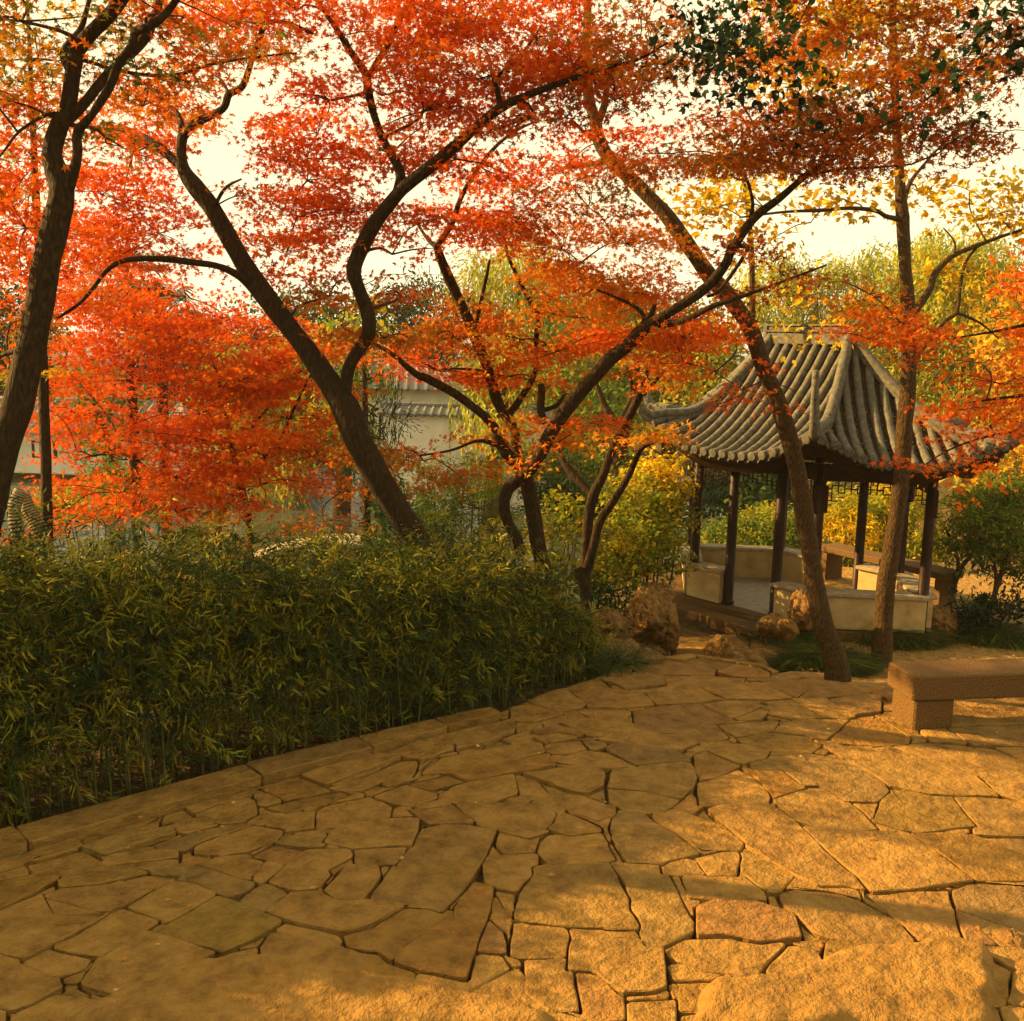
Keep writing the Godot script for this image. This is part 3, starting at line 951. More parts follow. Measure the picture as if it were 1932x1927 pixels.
func make_pavilion() -> void:
	rng.seed = 31
	var t := thing("pavilion", "open garden pavilion with upturned grey tile roof and low plaster walls", "pavilion", Vector3(PC.x, FLOOR_Y, PC.y))
	var A := Vector2(-PL, -PW)
	var D := Vector2(PL, -PW)
	var G := Vector2(PL + PP, 0)
	var Fc := Vector2(PL, PW)
	var K := Vector2(-PL, PW)
	var Ap := Vector2(-PL - PP, 0)
	var hexa := [A, D, G, Fc, K, Ap]
	# floor and plinth
	var st := begin()
	st.set_smooth_group(-1)
	var rim := []
	for c in hexa:
		var k: Vector2 = c * 1.0 + c.normalized() * 0.22
		rim.append(k)
	for i in 6:
		var a: Vector2 = rim[i]
		var b: Vector2 = rim[(i + 1) % 6]
		quad(st, pv(a.x, a.y, -0.30), pv(b.x, b.y, -0.30), pv(b.x, b.y, -0.012), pv(a.x, a.y, -0.012))
		st.add_vertex(pv(a.x, a.y, -0.012)); st.add_vertex(pv(b.x, b.y, -0.012)); st.add_vertex(pv(0, 0, -0.012))
	obj("plinth", done(st), M.granite, t)
	st = begin()
	st.set_smooth_group(-1)
	for i in 6:
		var a: Vector2 = hexa[i] * 0.985
		var b: Vector2 = hexa[(i + 1) % 6] * 0.985
		st.add_vertex(pv(a.x, a.y, 0)); st.add_vertex(pv(b.x, b.y, 0)); st.add_vertex(pv(0, 0, 0))
		quad(st, pv(a.x, a.y, -0.05), pv(b.x, b.y, -0.05), pv(b.x, b.y, 0), pv(a.x, a.y, 0))
	obj("floor", done(st), M.floor, t)
	# step before the doorway
	st = begin()
	var sb := pv(0, 1, 0)
	var su := pv(1, 0, 0)
	box(st, pv(-0.02, -PW - 0.43, -0.135), Vector3(1.5, 0.16, 0.30), Basis(su, Vector3.UP, su.cross(Vector3.UP)), 0.012)
	obj("step", done(st), M.granite, t)
	# walls: open between B and C in front, between H and E behind
	var B := Vector2(-0.416, -PW)
	var C := Vector2(0.483, -PW)
	var E := Vector2(0.42, PW)
	var Hh := Vector2(-0.472, PW)
	for w in [[A, B], [C, D], [D, G], [G, Fc], [Fc, E], [Hh, K], [K, Ap], [Ap, A]]:
		wall_run(t, w[0], w[1])
	# columns
	for c in [A, B, C, D, G, Fc, E, Hh, K, Ap]:
		var s2 := begin()
		var k: Vector2 = c
		if c == B or c == E:
			k += Vector2(0.06 if c == B else -0.06, 0)
		if c == C or c == Hh:
			k += Vector2(-0.06 if c == C else 0.06, 0)
		k *= 0.985
		var pts := [pv(k.x, k.y, 0.0), pv(k.x, k.y, 0.04), pv(k.x, k.y, 0.045), pv(k.x, k.y, 1.0), pv(k.x, k.y, 2.03)]
		tube(s2, pts, [0.082, 0.082, 0.066, 0.066, 0.062], 14)
		obj("column", done(s2), M.wood, t)
	# beams and lattice friezes
	for i in 6:
		var a: Vector2 = hexa[i]
		var b: Vector2 = hexa[(i + 1) % 6]
		var mid := (a + b) * 0.5
		var dir := pv(b.x - a.x, b.y - a.y, 0).normalized()
		var bs := Basis(dir, Vector3.UP, dir.cross(Vector3.UP))
		var len := a.distance_to(b)
		st = begin()
		box(st, pv(mid.x, mid.y, 1.93), Vector3(len - 0.02, 0.20, 0.09), bs, 0.006)
		obj("beam", done(st), M.wood, t)
		var posts := [a, b]
		if i == 0:
			posts = [a, B, C, b]
		if i == 3:
			posts = [a, E, Hh, b]
		for k in posts.size() - 1:
			var p: Vector2 = posts[k]
			var q: Vector2 = posts[k + 1]
			var l := p.distance_to(q) - 0.12
			var m := (p + q) * 0.5
			var c := pv(m.x, m.y, 1.66)
			var lat := begin()
			var cell := 0.075
			var nxx := maxi(2, int(l / cell))
			cell = l / nxx
			var bar := func(x0: float, y0: float, x1: float, y1: float) -> void:
				var pc := c + dir * ((x0 + x1) * 0.5) + Vector3(0, (y0 + y1) * 0.5, 0)
				box(lat, pc, Vector3(absf(x1 - x0) + 0.013, absf(y1 - y0) + 0.013, 0.013 + 0.004 * float(x0 == x1)), bs, 0.001)
			bar.call(-l / 2, 0.17, l / 2, 0.17)
			for n in nxx + 1:
				var x := -l / 2 + n * cell
				var edge_k := minf(n, nxx - n)
				var low: float = 0.02 - 0.05 * maxf(0.0, 3.0 - edge_k)
				var step_k := n % 4
				# a meander: uprights of changing length joined by short rails
				bar.call(x, 0.17 - (0.06 if step_k == 1 else 0.0), x, low + (0.05 if step_k == 2 else 0.0))
				if n < nxx:
					if step_k != 3:
						bar.call(x, 0.11 if step_k != 0 else 0.07, x + cell, 0.11 if step_k != 0 else 0.07)
					if step_k != 1:
						bar.call(x, low + 0.055, x + cell, low + 0.055)
					if step_k == 1 or step_k == 2 or edge_k < 3:
						bar.call(x, low, x + cell, low)
			obj("lattice_frieze", done(lat), M.wood, t)
		if posts.size() > 0:
			# carved brackets at the corners
			st = begin()
			box(st, pv(a.x, a.y, 1.60), Vector3(0.19, 0.34, 0.07), bs, 0.01)
			obj("bracket", done(st), M.wood, t)
	# roof
	var eA := Vector2(-PL - 0.33, -PW - 0.60)
	var eD := Vector2(PL + 0.30, -PW - 0.60)
	var eG := Vector2(PL + PP + 0.86, 0)
	var eF := Vector2(PL + 0.30, PW + 0.60)
	var eK := Vector2(-PL - 0.33, PW + 0.60)
	var eAp := Vector2(-PL - PP - 0.86, 0)
	var ev := [eA, eD, eG, eF, eK, eAp]
	var r0 := Vector2(-RIDGE, 0)
	var r1 := Vector2(RIDGE, 0)
	var tops := [[r0, r1], [r1, r1], [r1, r1], [r1, r0], [r0, r0], [r0, r0]]
	var tips := [0.16, 0.66, 0.20, 0.22, 0.2, 0.2]
	for i in 6:
		var p0: Vector2 = ev[i]
		var p1: Vector2 = ev[(i + 1) % 6]
		var q0: Vector2 = tops[i][0]
		var q1: Vector2 = tops[i][1]
		st = begin()
		st.set_smooth_group(1)
		var NA := 26
		var NB := 12
		var g := []
		for b in NB + 1:
			var row := []
			for a in NA + 1:
				var fa := float(a) / NA
				var fb := float(b) / NB
				var p := p0.lerp(p1, fa).lerp(q0.lerp(q1, fa), fb)
				row.append(pv(p.x, p.y, roof_y(p, fb, ev)))
			g.append(row)
		for b in NB:
			for a in NA:
				quad(st, g[b][a], g[b][a + 1], g[b + 1][a + 1], g[b + 1][a])
				var dn := Vector3(0, -0.07, 0)
				quad(st, g[b + 1][a] + dn, g[b + 1][a + 1] + dn, g[b][a + 1] + dn, g[b][a] + dn)
		for a in NA:
			var dn2 := Vector3(0, -0.07, 0)
			quad(st, g[0][a] + dn2, g[0][a + 1] + dn2, g[0][a + 1], g[0][a])
		var bed := obj("roof_bed", done(st), M.tile_bed, t)
		# fascia board under the eave
		st = begin()
		for a in NA:
			var x0: Vector3 = g[0][a] * Vector3(0.93, 1, 0.93)
			var x1: Vector3 = g[0][a + 1] * Vector3(0.93, 1, 0.93)
			var y0 := Vector3(0, -0.072, 0)
			var y1 := Vector3(0, -0.20, 0)
			quad(st, x0 + y1, x1 + y1, x1 + y0, x0 + y0)
			var i0 := x0 * Vector3(0.97, 1, 0.97)
			var i1 := x1 * Vector3(0.97, 1, 0.97)
			quad(st, i1 + y1, i0 + y1, i0 + y0, i1 + y0)
			quad(st, i0 + y1, i1 + y1, x1 + y1, x0 + y1)
		obj("fascia_board", done(st), M.wood, t)
		# rows of cover tiles from the eave up to the ridge or the hip
		var dirp := (p1 - p0).normalized()
		var inn := Vector2(-dirp.y, dirp.x)
		if inn.dot(q0 - p0) < 0:
			inn = -inn
		var qmax := inn.dot(q0 - p0)
		var elen := p0.distance_to(p1)
		var rows := int(elen / 0.15)
		for k in rows:
			var s := (k + 0.5) * elen / rows
			# how far up this row reaches
			var reach := qmax
			for hip in [[p0, q0], [p1, q1]]:
				var h: Variant = Geometry2D.segment_intersects_segment(p0 + dirp * s, p0 + dirp * s + inn * qmax * 1.01, hip[0], hip[1])
				if h != null:
					reach = minf(reach, inn.dot((h as Vector2) - p0))
			reach -= 0.03
			var pts := []
			var rad := []
			var n := maxi(2, int((reach + 0.05) / 0.105))
			for m in n + 1:
				var q := lerpf(-0.05, reach, float(m) / n)
				var p := p0 + dirp * s + inn * q
				pts.append(pv(p.x, p.y, roof_y(p, clampf(q / qmax, 0, 1), ev) + 0.022 + (0.004 * rnd(-1, 1))))
				rad.append(0.053 if m % 2 == 0 else 0.048)
			var s3 := begin()
			tube(s3, pts, rad, 10)
			var rowo := obj("tile_row", done(s3), M.tile, t)
			var s4 := begin()
			var e0: Vector3 = pts[0]
			var out_dir := (pts[0] - pts[1] as Vector3).normalized()
			tube(s4, [e0 + out_dir * 0.002, e0 + out_dir * 0.014, e0 + out_dir * 0.015], [0.058, 0.058, 0.046], 14)
			obj("eave_disc", done(s4), M.tile, rowo)
		# drip tiles between the rows
		st = begin()
		st.set_smooth_group(-1)
		for k in rows - 1:
			var s := (k + 1.0) * elen / rows
			var p := p0 + dirp * s - inn * 0.035
			var c := pv(p.x, p.y, roof_y(p, 0, ev))
			var du := pv(dirp.x, dirp.y, 0) * 0.05
			st.add_vertex(c - du + Vector3(0, 0.01, 0)); st.add_vertex(c + du + Vector3(0, 0.01, 0)); st.add_vertex(c + Vector3(0, -0.065, 0))
		obj("drip_tiles", done(st), M.tile, bed).set_meta("kind", "stuff")
		# hip ridge that turns up at the corner p0
		var hp := []
		var hr := []
		var hl := []
		var away := (p0 - q0).normalized()
		for m in 15:
			var fb := 1.0 - m / 14.0
			var p := p0.lerp(q0, fb)
			hp.append(pv(p.x, p.y, roof_y(p, fb, ev) + 0.115))
			hl.append(pv(p.x, p.y, roof_y(p, fb, ev) + 0.045))
			hr.append(0.068)
		var tip: float = tips[i]
		var base_y: float = roof_y(p0, 0, ev) + 0.115
		for m in range(1, 7):
			var f := m / 6.0
			var p := p0 + away * (0.03 + 0.17 * f)
			hp.append(pv(p.x, p.y, base_y + 0.03 * f + tip * pow(f, 1.4)))
			hl.append(pv(p.x, p.y, base_y - 0.075 + 0.03 * f + (tip - 0.02) * pow(f, 1.5)))
			hr.append(lerpf(0.068, 0.040, f))
		st = begin()
		tube(st, hp, hr, 12)
		obj("hip_ridge", done(st), M.tile, t)
		st = begin()
		var hr2 := []
		for r in hr:
			hr2.append(r * 0.92)
		tube(st, hl, hr2, 10)
		obj("hip_ridge_base", done(st), M.tile, t)
	# main ridge
	st = begin()
	var bs0 := Basis(su, Vector3.UP, su.cross(Vector3.UP))
	var ry := EAVE + RISE
	box(st, pv(0, 0, ry + 0.05), Vector3(1.30, 0.16, 0.16), bs0, 0.01)
	box(st, pv(0, 0, ry + 0.145), Vector3(1.38, 0.03, 0.20), bs0, 0.004)
	box(st, pv(0, 0, ry + 0.185), Vector3(1.36, 0.05, 0.13), bs0, 0.004)
	box(st, pv(0, 0, ry + 0.222), Vector3(1.40, 0.024, 0.18), bs0, 0.004)
	obj("main_ridge", done(st), M.tile, t)
	for s in [-1.0, 1.0]:
		st = begin()
		var oc := pv(s * 0.69, 0, ry + 0.10)
		# a key-pattern end block
		box(st, oc, Vector3(0.07, 0.30, 0.17), bs0, 0.01)
		for k in [[0.05, 0.12, 0.02, 0.10], [-0.05, 0.12, 0.02, 0.10], [0.0, 0.06, 0.10, 0.02], [0.0, 0.17, 0.10, 0.02], [0.02, 0.0, 0.02, 0.09], [-0.04, -0.02, 0.06, 0.02]]:
			box(st, oc + pv(s * 0.038, k[0], k[1]), Vector3(0.02, k[3], k[2]), bs0, 0.002)
		obj("ridge_ornament", done(st), M.tile, t)

# ---------------------------------------------------------------- things
func stone_bench(called: String, label: String, c: Vector3, dir: Vector3, len: float, width: float, seat_y: float, thick: float, legs: Array, leg_len: float) -> void:
	var t := thing(called, label, "bench", c)
	var bs := Basis(dir, Vector3.UP, dir.cross(Vector3.UP))
	var st := begin()
	box(st, Vector3(0, seat_y - thick * 0.5, 0), Vector3(len, thick, width), bs, 0.012)
	obj("seat_slab", done(st), M.granite, t)
	for l in legs:
		st = begin()
		var h := seat_y - thick - 0.004
		box(st, dir * l + Vector3(0, h * 0.5 - 0.02, 0), Vector3(leg_len, h + 0.04, width * 0.86), bs, 0.015)
		obj("leg", done(st), M.granite, t)

func make_far_wall() -> void:
	var t := thing("garden_wall", "long whitewashed garden wall with dark tile coping across the pond", "wall", Vector3(0, -1.2, -26.2))
	var st := begin()
	box(st, Vector3(-1.2, 1.2, 0), Vector3(4.2, 2.4, 0.35), Basis(Vector3.UP, -0.06), 0.01)
	obj("wall_face", done(st), M.whitewash, t)
	var b := Basis(Vector3.UP, -0.06)
	st = begin()
	for s in [-1.0, 1.0]:
		box(st, Vector3(-1.2, 2.47, 0) + b * Vector3(0, 0, s * 0.17), Vector3(4.3, 0.05, 0.42), b * Basis(Vector3.RIGHT, s * 0.5), 0.01)
	box(st, Vector3(-1.2, 2.60, 0), Vector3(4.3, 0.09, 0.14), b, 0.02)
	obj("coping", done(st), M.grey_tile, t)
	for i in 21:
		var s2 := begin()
		var x := -1.7 + i * 0.2
		tube(s2, [Vector3(-1.2, 2.53, 0) + b * Vector3(x - 0.3, 0.02, 0.05), Vector3(-1.2, 2.53, 0) + b * Vector3(x - 0.3, -0.17, 0.40)], [0.045, 0.045], 7)
		obj("coping_tile", done(s2), M.grey_tile, t)

func house(called: String, label: String, c: Vector3, size: Vector3, roof_h: float, wall: Material, turn: float) -> void:
	var t := thing(called, label, "building", c)
	var b := Basis(Vector3.UP, turn)
	var st := begin()
	box(st, Vector3(0, size.y * 0.5, 0), size, b, 0.02)
	obj("wall", done(st), wall, t)
	st = begin()
	st.set_smooth_group(-1)
	var o := 0.45
	var x := size.x * 0.5 + o
	var z := size.z * 0.5 + o
	var e := [b * Vector3(-x, size.y - 0.08, z), b * Vector3(x, size.y - 0.08, z), b * Vector3(x, size.y - 0.08, -z), b * Vector3(-x, size.y - 0.08, -z)]
	var r := [b * Vector3(-x + z * 0.6, size.y + roof_h, 0), b * Vector3(x - z * 0.6, size.y + roof_h, 0)]
	quad(st, e[0], e[1], r[1], r[0])
	quad(st, e[2], e[3], r[0], r[1])
	for tri in [[e[1], e[2], r[1]], [e[3], e[0], r[0]]]:
		for p in tri:
			st.add_vertex(p)
	quad(st, e[3], e[2], e[1], e[0])
	var ro := obj("roof", done(st), M.grey_tile, t)
	var n := int(size.x / 0.24)
	for i in n:
		var f := (i + 0.5) / n
		var s2 := begin()
		var p0: Vector3 = (e[0] as Vector3).lerp(e[1], f)
		var fx := clampf((f * 2.0 * x - z * 0.6) / (2.0 * x - 1.2 * z), 0, 1)
		var p1: Vector3 = (r[0] as Vector3).lerp(r[1], fx)
		tube(s2, [p0, p1], [0.06, 0.06], 6)
		obj("tile_row", done(s2), M.grey_tile, ro)
	st = begin()
	tube(st, [r[0], (r[0] + r[1]) * 0.5, r[1]], [0.1, 0.1, 0.1], 8)
	obj("ridge", done(st), M.grey_tile, ro)
	for k in 3:
		st = begin()
		var wx := (-0.3 + 0.3 * k) * size.x
		box(st, b * Vector3(wx, size.y * 0.55, size.z * 0.5), Vector3(0.8, size.y * 0.38, 0.06), b, 0.01)
		var wo := obj("window", done(st), M.wood, t)
		var s5 := begin()
		for g in 3:
			box(s5, b * Vector3(wx - 0.22 + 0.22 * g, size.y * 0.55, size.z * 0.5 + 0.035), Vector3(0.15, size.y * 0.3, 0.02), b, 0.004)
		obj("pane", done(s5), M.whitewash, wo)

func make_bridge() -> void:
	var c := at(650, 1035, 19.0)
	var t := thing("arched_bridge", "small stone bridge with dark round arch over pond", "bridge", Vector3(c.x, WATER_Y - 0.1, c.z))
	var R := 0.62
	var st := begin()
	st.set_smooth_group(-1)
	# voussoir ring
	var n := 15
	for k in n:
		var s2 := begin()
		s2.set_smooth_group(-1)
		var a0 := PI * (k + 0.03) / n
		var a1 := PI * (k + 0.97) / n
		var q := []
		for zz in [0.45, -0.45]:
			for rr in [[R, a0], [R + 0.13, a0], [R + 0.13, a1], [R, a1]]:
				q.append(Vector3(cos(rr[1]) * rr[0], sin(rr[1]) * rr[0] + 0.15, zz))
		quad(s2, q[3], q[2], q[1], q[0])
		quad(s2, q[4], q[5], q[6], q[7])
		quad(s2, q[1], q[2], q[6], q[5])
		quad(s2, q[3], q[0], q[4], q[7])
		quad(s2, q[0], q[1], q[5], q[4])
		quad(s2, q[2], q[3], q[7], q[6])
		obj("arch_stone", done(s2), M.cap, t)
	# spandrel walls left and right and the hump of the deck
	for zz in [0.40, -0.40]:
		var s3 := begin()
		s3.set_smooth_group(-1)
		var m := 16
		for k in m:
			var x0 := lerpf(-2.4, 2.4, float(k) / m)
			var x1 := lerpf(-2.4, 2.4, float(k + 1) / m)
			var top0 := 1.02 - 0.13 * x0 * x0
			var top1 := 1.02 - 0.13 * x1 * x1
			var l0 := sqrt(maxf(0.0, (R + 0.12) * (R + 0.12) - x0 * x0)) + 0.15 if absf(x0) < R + 0.12 else -0.3
			var l1 := sqrt(maxf(0.0, (R + 0.12) * (R + 0.12) - x1 * x1)) + 0.15 if absf(x1) < R + 0.12 else -0.3
			quad(s3, Vector3(x0, l0, zz), Vector3(x1, l1, zz), Vector3(x1, top1, zz), Vector3(x0, top0, zz))
		obj("spandrel", done(s3), M.brick_red, t)
	st = begin()
	for k in 16:
		var x0 := lerpf(-2.4, 2.4, k / 16.0)
		var x1 := lerpf(-2.4, 2.4, (k + 1) / 16.0)
		var d := Vector3(x1 - x0, -0.13 * (x1 * x1 - x0 * x0), 0)
		box(st, Vector3((x0 + x1) * 0.5, 1.05 - 0.13 * (x0 * x0 + x1 * x1) * 0.5, 0), Vector3(d.length(), 0.09, 0.98), Basis(d.normalized(), Vector3(-d.y, d.x, 0).normalized(), Vector3.BACK), 0.01)
	obj("deck", done(st), M.cap, t)

func palm(label: String, x: float, y: float, d: float, size: float) -> void:
	var top := at(x, y, d)
	var gy := ground_y(top.x, top.z)
	var t := thing("windmill_palm", label, "palm", Vector3(top.x, gy, top.z), "fan palms beyond the hedge")
	var h := top.y - gy
	var st := begin()
	var c := curve([Vector3(0.05, -0.1, 0), Vector3(0.02, h * 0.5, 0), Vector3(0, h, 0)], [0.09, 0.08, 0.1], 8)
	tube(st, c[0], c[1], 9, 0.25)
	obj("trunk", done(st), M.bark, t)
	for i in 22:
		var yaw := TAU * i / 22.0 + rnd(-0.2, 0.2)
		var elev := rnd(-1.1, 0.9)
		var dir := Vector3(cos(yaw) * cos(elev), sin(elev), sin(yaw) * cos(elev))
		var p := Vector3(0, h, 0)
		var hub := p + dir * size * 0.45
		var s2 := begin()
		tube(s2, [p, hub], [0.012, 0.008], 4)
		s2.set_smooth_group(-1)
		var side := dir.cross(Vector3.UP).normalized()
		var up := side.cross(dir).normalized()
		for k in 13:
			var a := lerpf(-1.35, 1.35, k / 12.0)
			var ray := (dir * cos(a) + side * sin(a)).normalized()
			var wv := (side * cos(a) - dir * sin(a)).normalized() * 0.022
			var m1 := hub + ray * size * 0.32 + up * 0.02
			var e := hub + ray * size * 0.6 - Vector3(0, size * 0.22, 0)
			for v in [hub, m1 + wv, m1 - wv, m1 - wv, m1 + wv, e]:
				s2.add_vertex(v)
		obj("frond", done(s2), M.palm, t)

func rope_trunk(label: String, pts: Array, called := "rope_wrapped_trunk") -> void:
	var base := at(pts[0].x, pts[0].y, pts[0].w)
	var t := thing(called, label, "tree trunk", base, "straw wrapped trunks by the hedge")
	var P := []
	var R := []
	for v in pts:
		P.append(at(v.x, v.y, v.w) - base)
		R.append(v.z * 0.5 * v.w / F)
	var c := curve(P, R, 10)
	var st := begin()
	tube(st, c[0], c[1], 10)
	obj("trunk", done(st), M.bark, t)
	# coils of rope
	var n := int((c[0][c[0].size() - 1] as Vector3).distance_to(c[0][0]) / 0.032)
	st = begin()
	for i in n:
		var f: float = (i + 0.5) / n * (c[0].size() - 1)
		var k := int(f)
		var p: Vector3 = (c[0][k] as Vector3).lerp(c[0][k + 1], f - k)
		var dir: Vector3 = (c[0][k + 1] - c[0][k]).normalized()
		var r: float = c[1][k] + 0.006
		var side := dir.cross(Vector3.BACK).normalized()
		var up := dir.cross(side)
		var ring := []
		var rr := []
		for a in 17:
			ring.append(p + (side * cos(TAU * a / 16.0) + up * sin(TAU * a / 16.0)) * r)
			rr.append(0.010)
		tube(st, ring, rr, 5)
	obj("rope_coils", done(st), M.rope, t).set_meta("kind", "stuff")

func shrub(called: String, label: String, category: String, pads: Array, kind: String, stems: Array, per_area: float, m: Material = null, group := "", bark: Material = null) -> Node3D:
	var first: Array = pads[0]
	var p := at(first[0], first[1], first[2])
	var t := thing(called, label, category, Vector3(p.x, ground_y(p.x, p.z), p.z), group)
	var sk := []
	if stems.size():
		sk = branching(t, stems, bark if bark else M.bark, 9)
	else:
		var st := begin()
		for i in 7:
			var a := rnd(0, TAU)
			var top := p - t.position + Vector3(cos(a) * rnd(0.1, 0.4), rnd(-0.2, 0.2), sin(a) * rnd(0.1, 0.4))
			var foot := Vector3(cos(a) * 0.12, -0.05, sin(a) * 0.12)
			var c := curve([foot, foot.lerp(top, 0.5) + Vector3(rnd(-0.1, 0.1), 0, rnd(-0.1, 0.1)), top], [0.018, 0.013, 0.006], 4)
			tube(st, c[0], c[1], 5)
			for k in range(3, c[0].size(), 2):
				sk.append([c[0][k], c[1][k]])
		obj("stems", done(st), M.twig, t).set_meta("kind", "stuff")
	crown(t, sk, pads, kind, per_area, true, false, m)
	return t

func far_tree(label: String, x: float, y_top: float, y_low: float, d: float, half: float, pal: String, kind: String, dens := 1.0) -> void:
	var top := at(x, y_top, d)
	var gy := ground_y(top.x, top.z)
	var t := thing("far_tree", label, "tree", Vector3(top.x, gy, top.z), "trees on the far bank")
	var h := top.y - gy
	var st := begin()
	var c := curve([Vector3(0, -0.2, 0), Vector3(rnd(-0.3, 0.3), h * 0.4, 0), Vector3(rnd(-0.5, 0.5), h * 0.85, 0)], [0.28, 0.2, 0.06], 6)
	tube(st, c[0], c[1], 9, 0.1)
	obj("trunk", done(st), M.bark, t)
	var sk := []
	for k in range(4, c[0].size(), 2):
		sk.append([c[0][k], c[1][k]])
	var pads := []
	var n := 7
	for i in n:
		var f := (i + 0.5) / n
		var yy := lerpf(y_top, y_low, f)
		var wdt: float = half * (0.35 + 0.65 * sqrt(sin(PI * minf(f + 0.25, 0.75))))
		pads.append([x + rnd(-0.35, 0.35) * half, yy + rnd(-10, 10), d + rnd(-1.0, 1.0), wdt, (y_low - y_top) / n * 0.95, wdt * d / F * 0.8, dens, pal])
	crown(t, sk, pads, kind, 13.0, true, false, null, "foliage", 6.0)

func grass_clump(label: String, x: float, y: float, d_h: float, rx: float, rz: float, n: int) -> void:
	var p := at(x, y, meet_ground(x, y))
	var t := thing("mondo_grass", label, "grass clump", p)
	var where := []
	var tint := []
	for i in n:
		var a := rnd(0, TAU)
		var r := sqrt(rng.randf())
		var q := Vector3(cos(a) * r * rx, 0, sin(a) * r * rz)
		q.y = ground_y(p.x + q.x, p.z + q.z) - p.y - 0.01
		var s := rnd(0.8, 1.25) * (1.1 - 0.4 * r)
		where.append(Transform3D(Basis(Vector3.UP, rnd(0, TAU)).scaled(Vector3(s, s, s)), q))
		tint.append(pick("green" if rng.randf() < 0.7 else "straw"))
	scatter("blades", SPRAYS.grass[0], M.firm, where, tint, t)

func make_hedge() -> void:
	rng.seed = 404
	var t := thing("bamboo_hedge", "dense dwarf bamboo hedge along the kerb of the terrace", "hedge", Vector3(-1.8, 0, -7.2))
	var line := [Vector2(-4.7, -4.2), Vector2(-2.92, -5.75), Vector2(-1.83, -6.74), Vector2(-1.13, -7.29), Vector2(-0.15, -8.05), Vector2(0.42, -8.8), Vector2(0.85, -9.35)]
	var hgt := [1.50, 1.46, 1.40, 1.20, 1.14, 0.98, 0.45]
	var lens := []
	var total := 0.0
	for i in line.size() - 1:
		var l: float = line[i].distance_to(line[i + 1])
		lens.append(l)
		total += l
	var where := []
	var tint := []
	var culms := begin()
	var n_spray := 17000
	for i in n_spray:
		var s := rng.randf() * total
		var k := 0
		while k < lens.size() - 1 and s > lens[k]:
			s -= lens[k]
			k += 1
		var f: float = s / lens[k]
		var p: Vector2 = line[k].lerp(line[k + 1], f)
		var dir: Vector2 = (line[k + 1] - line[k]).normalized()
		var outw := Vector2(dir.y, -dir.x)
		if outw.x > 0:
			outw = -outw
		var back := 0.10 + pow(rng.randf(), 1.4) * 1.7
		p += outw * back
		var h: float = lerpf(hgt[k], hgt[k + 1], f)
		h *= 1.0 + 0.30 * noise.get_noise_2d(p.x * 4.0, p.y * 4.0) - 0.10 * (1.0 - smoothstep(0.0, 0.4, back))
		var yy := h * pow(rng.randf(), 0.62)
		if rng.randf() < 0.035:
			yy = h * rnd(1.0, 1.22)
		p -= outw * (0.10 * sin(PI * yy / h))
		var base := minf(0.0, ground_y(p.x, p.y) + 0.07)
		var q := Vector3(p.x, yy + base, p.y) - t.position
		var sc := rnd(0.8, 1.25)
		where.append(Transform3D(turned(rnd(0, TAU), rnd(0.0, 1.2), rnd(0, TAU)).scaled(Vector3.ONE * sc), q))
		tint.append(pick("straw"))
		if i % 22 == 0:
			var q0 := Vector3(p.x + rnd(-0.05, 0.05), ground_y(p.x, p.y), p.y + rnd(-0.05, 0.05)) - t.position
			var lean := Vector3(rnd(-0.12, 0.12), h * rnd(0.75, 1.0), rnd(-0.12, 0.12))
			var c := curve([q0, q0 + lean * 0.5, q0 + lean + Vector3(rnd(-0.08, 0.08), -0.05, rnd(-0.08, 0.08))], [0.005, 0.0045, 0.002], 3)
			tube(culms, c[0], c[1], 5)
	for k in SPRAYS.bamboo.size():
		var w := []
		var tt := []
		for i in range(k, where.size(), SPRAYS.bamboo.size()):
			w.append(where[i])
			tt.append(tint[i])
		scatter("foliage", SPRAYS.bamboo[k], M.firm, w, tt, t)
	obj("culms", done(culms), M.culm, t).set_meta("kind", "stuff")

func tree_at(called: String, label: String, base: Vector4) -> Node3D:
	return thing(called, label, "tree", at(base.x, base.y, base.w))

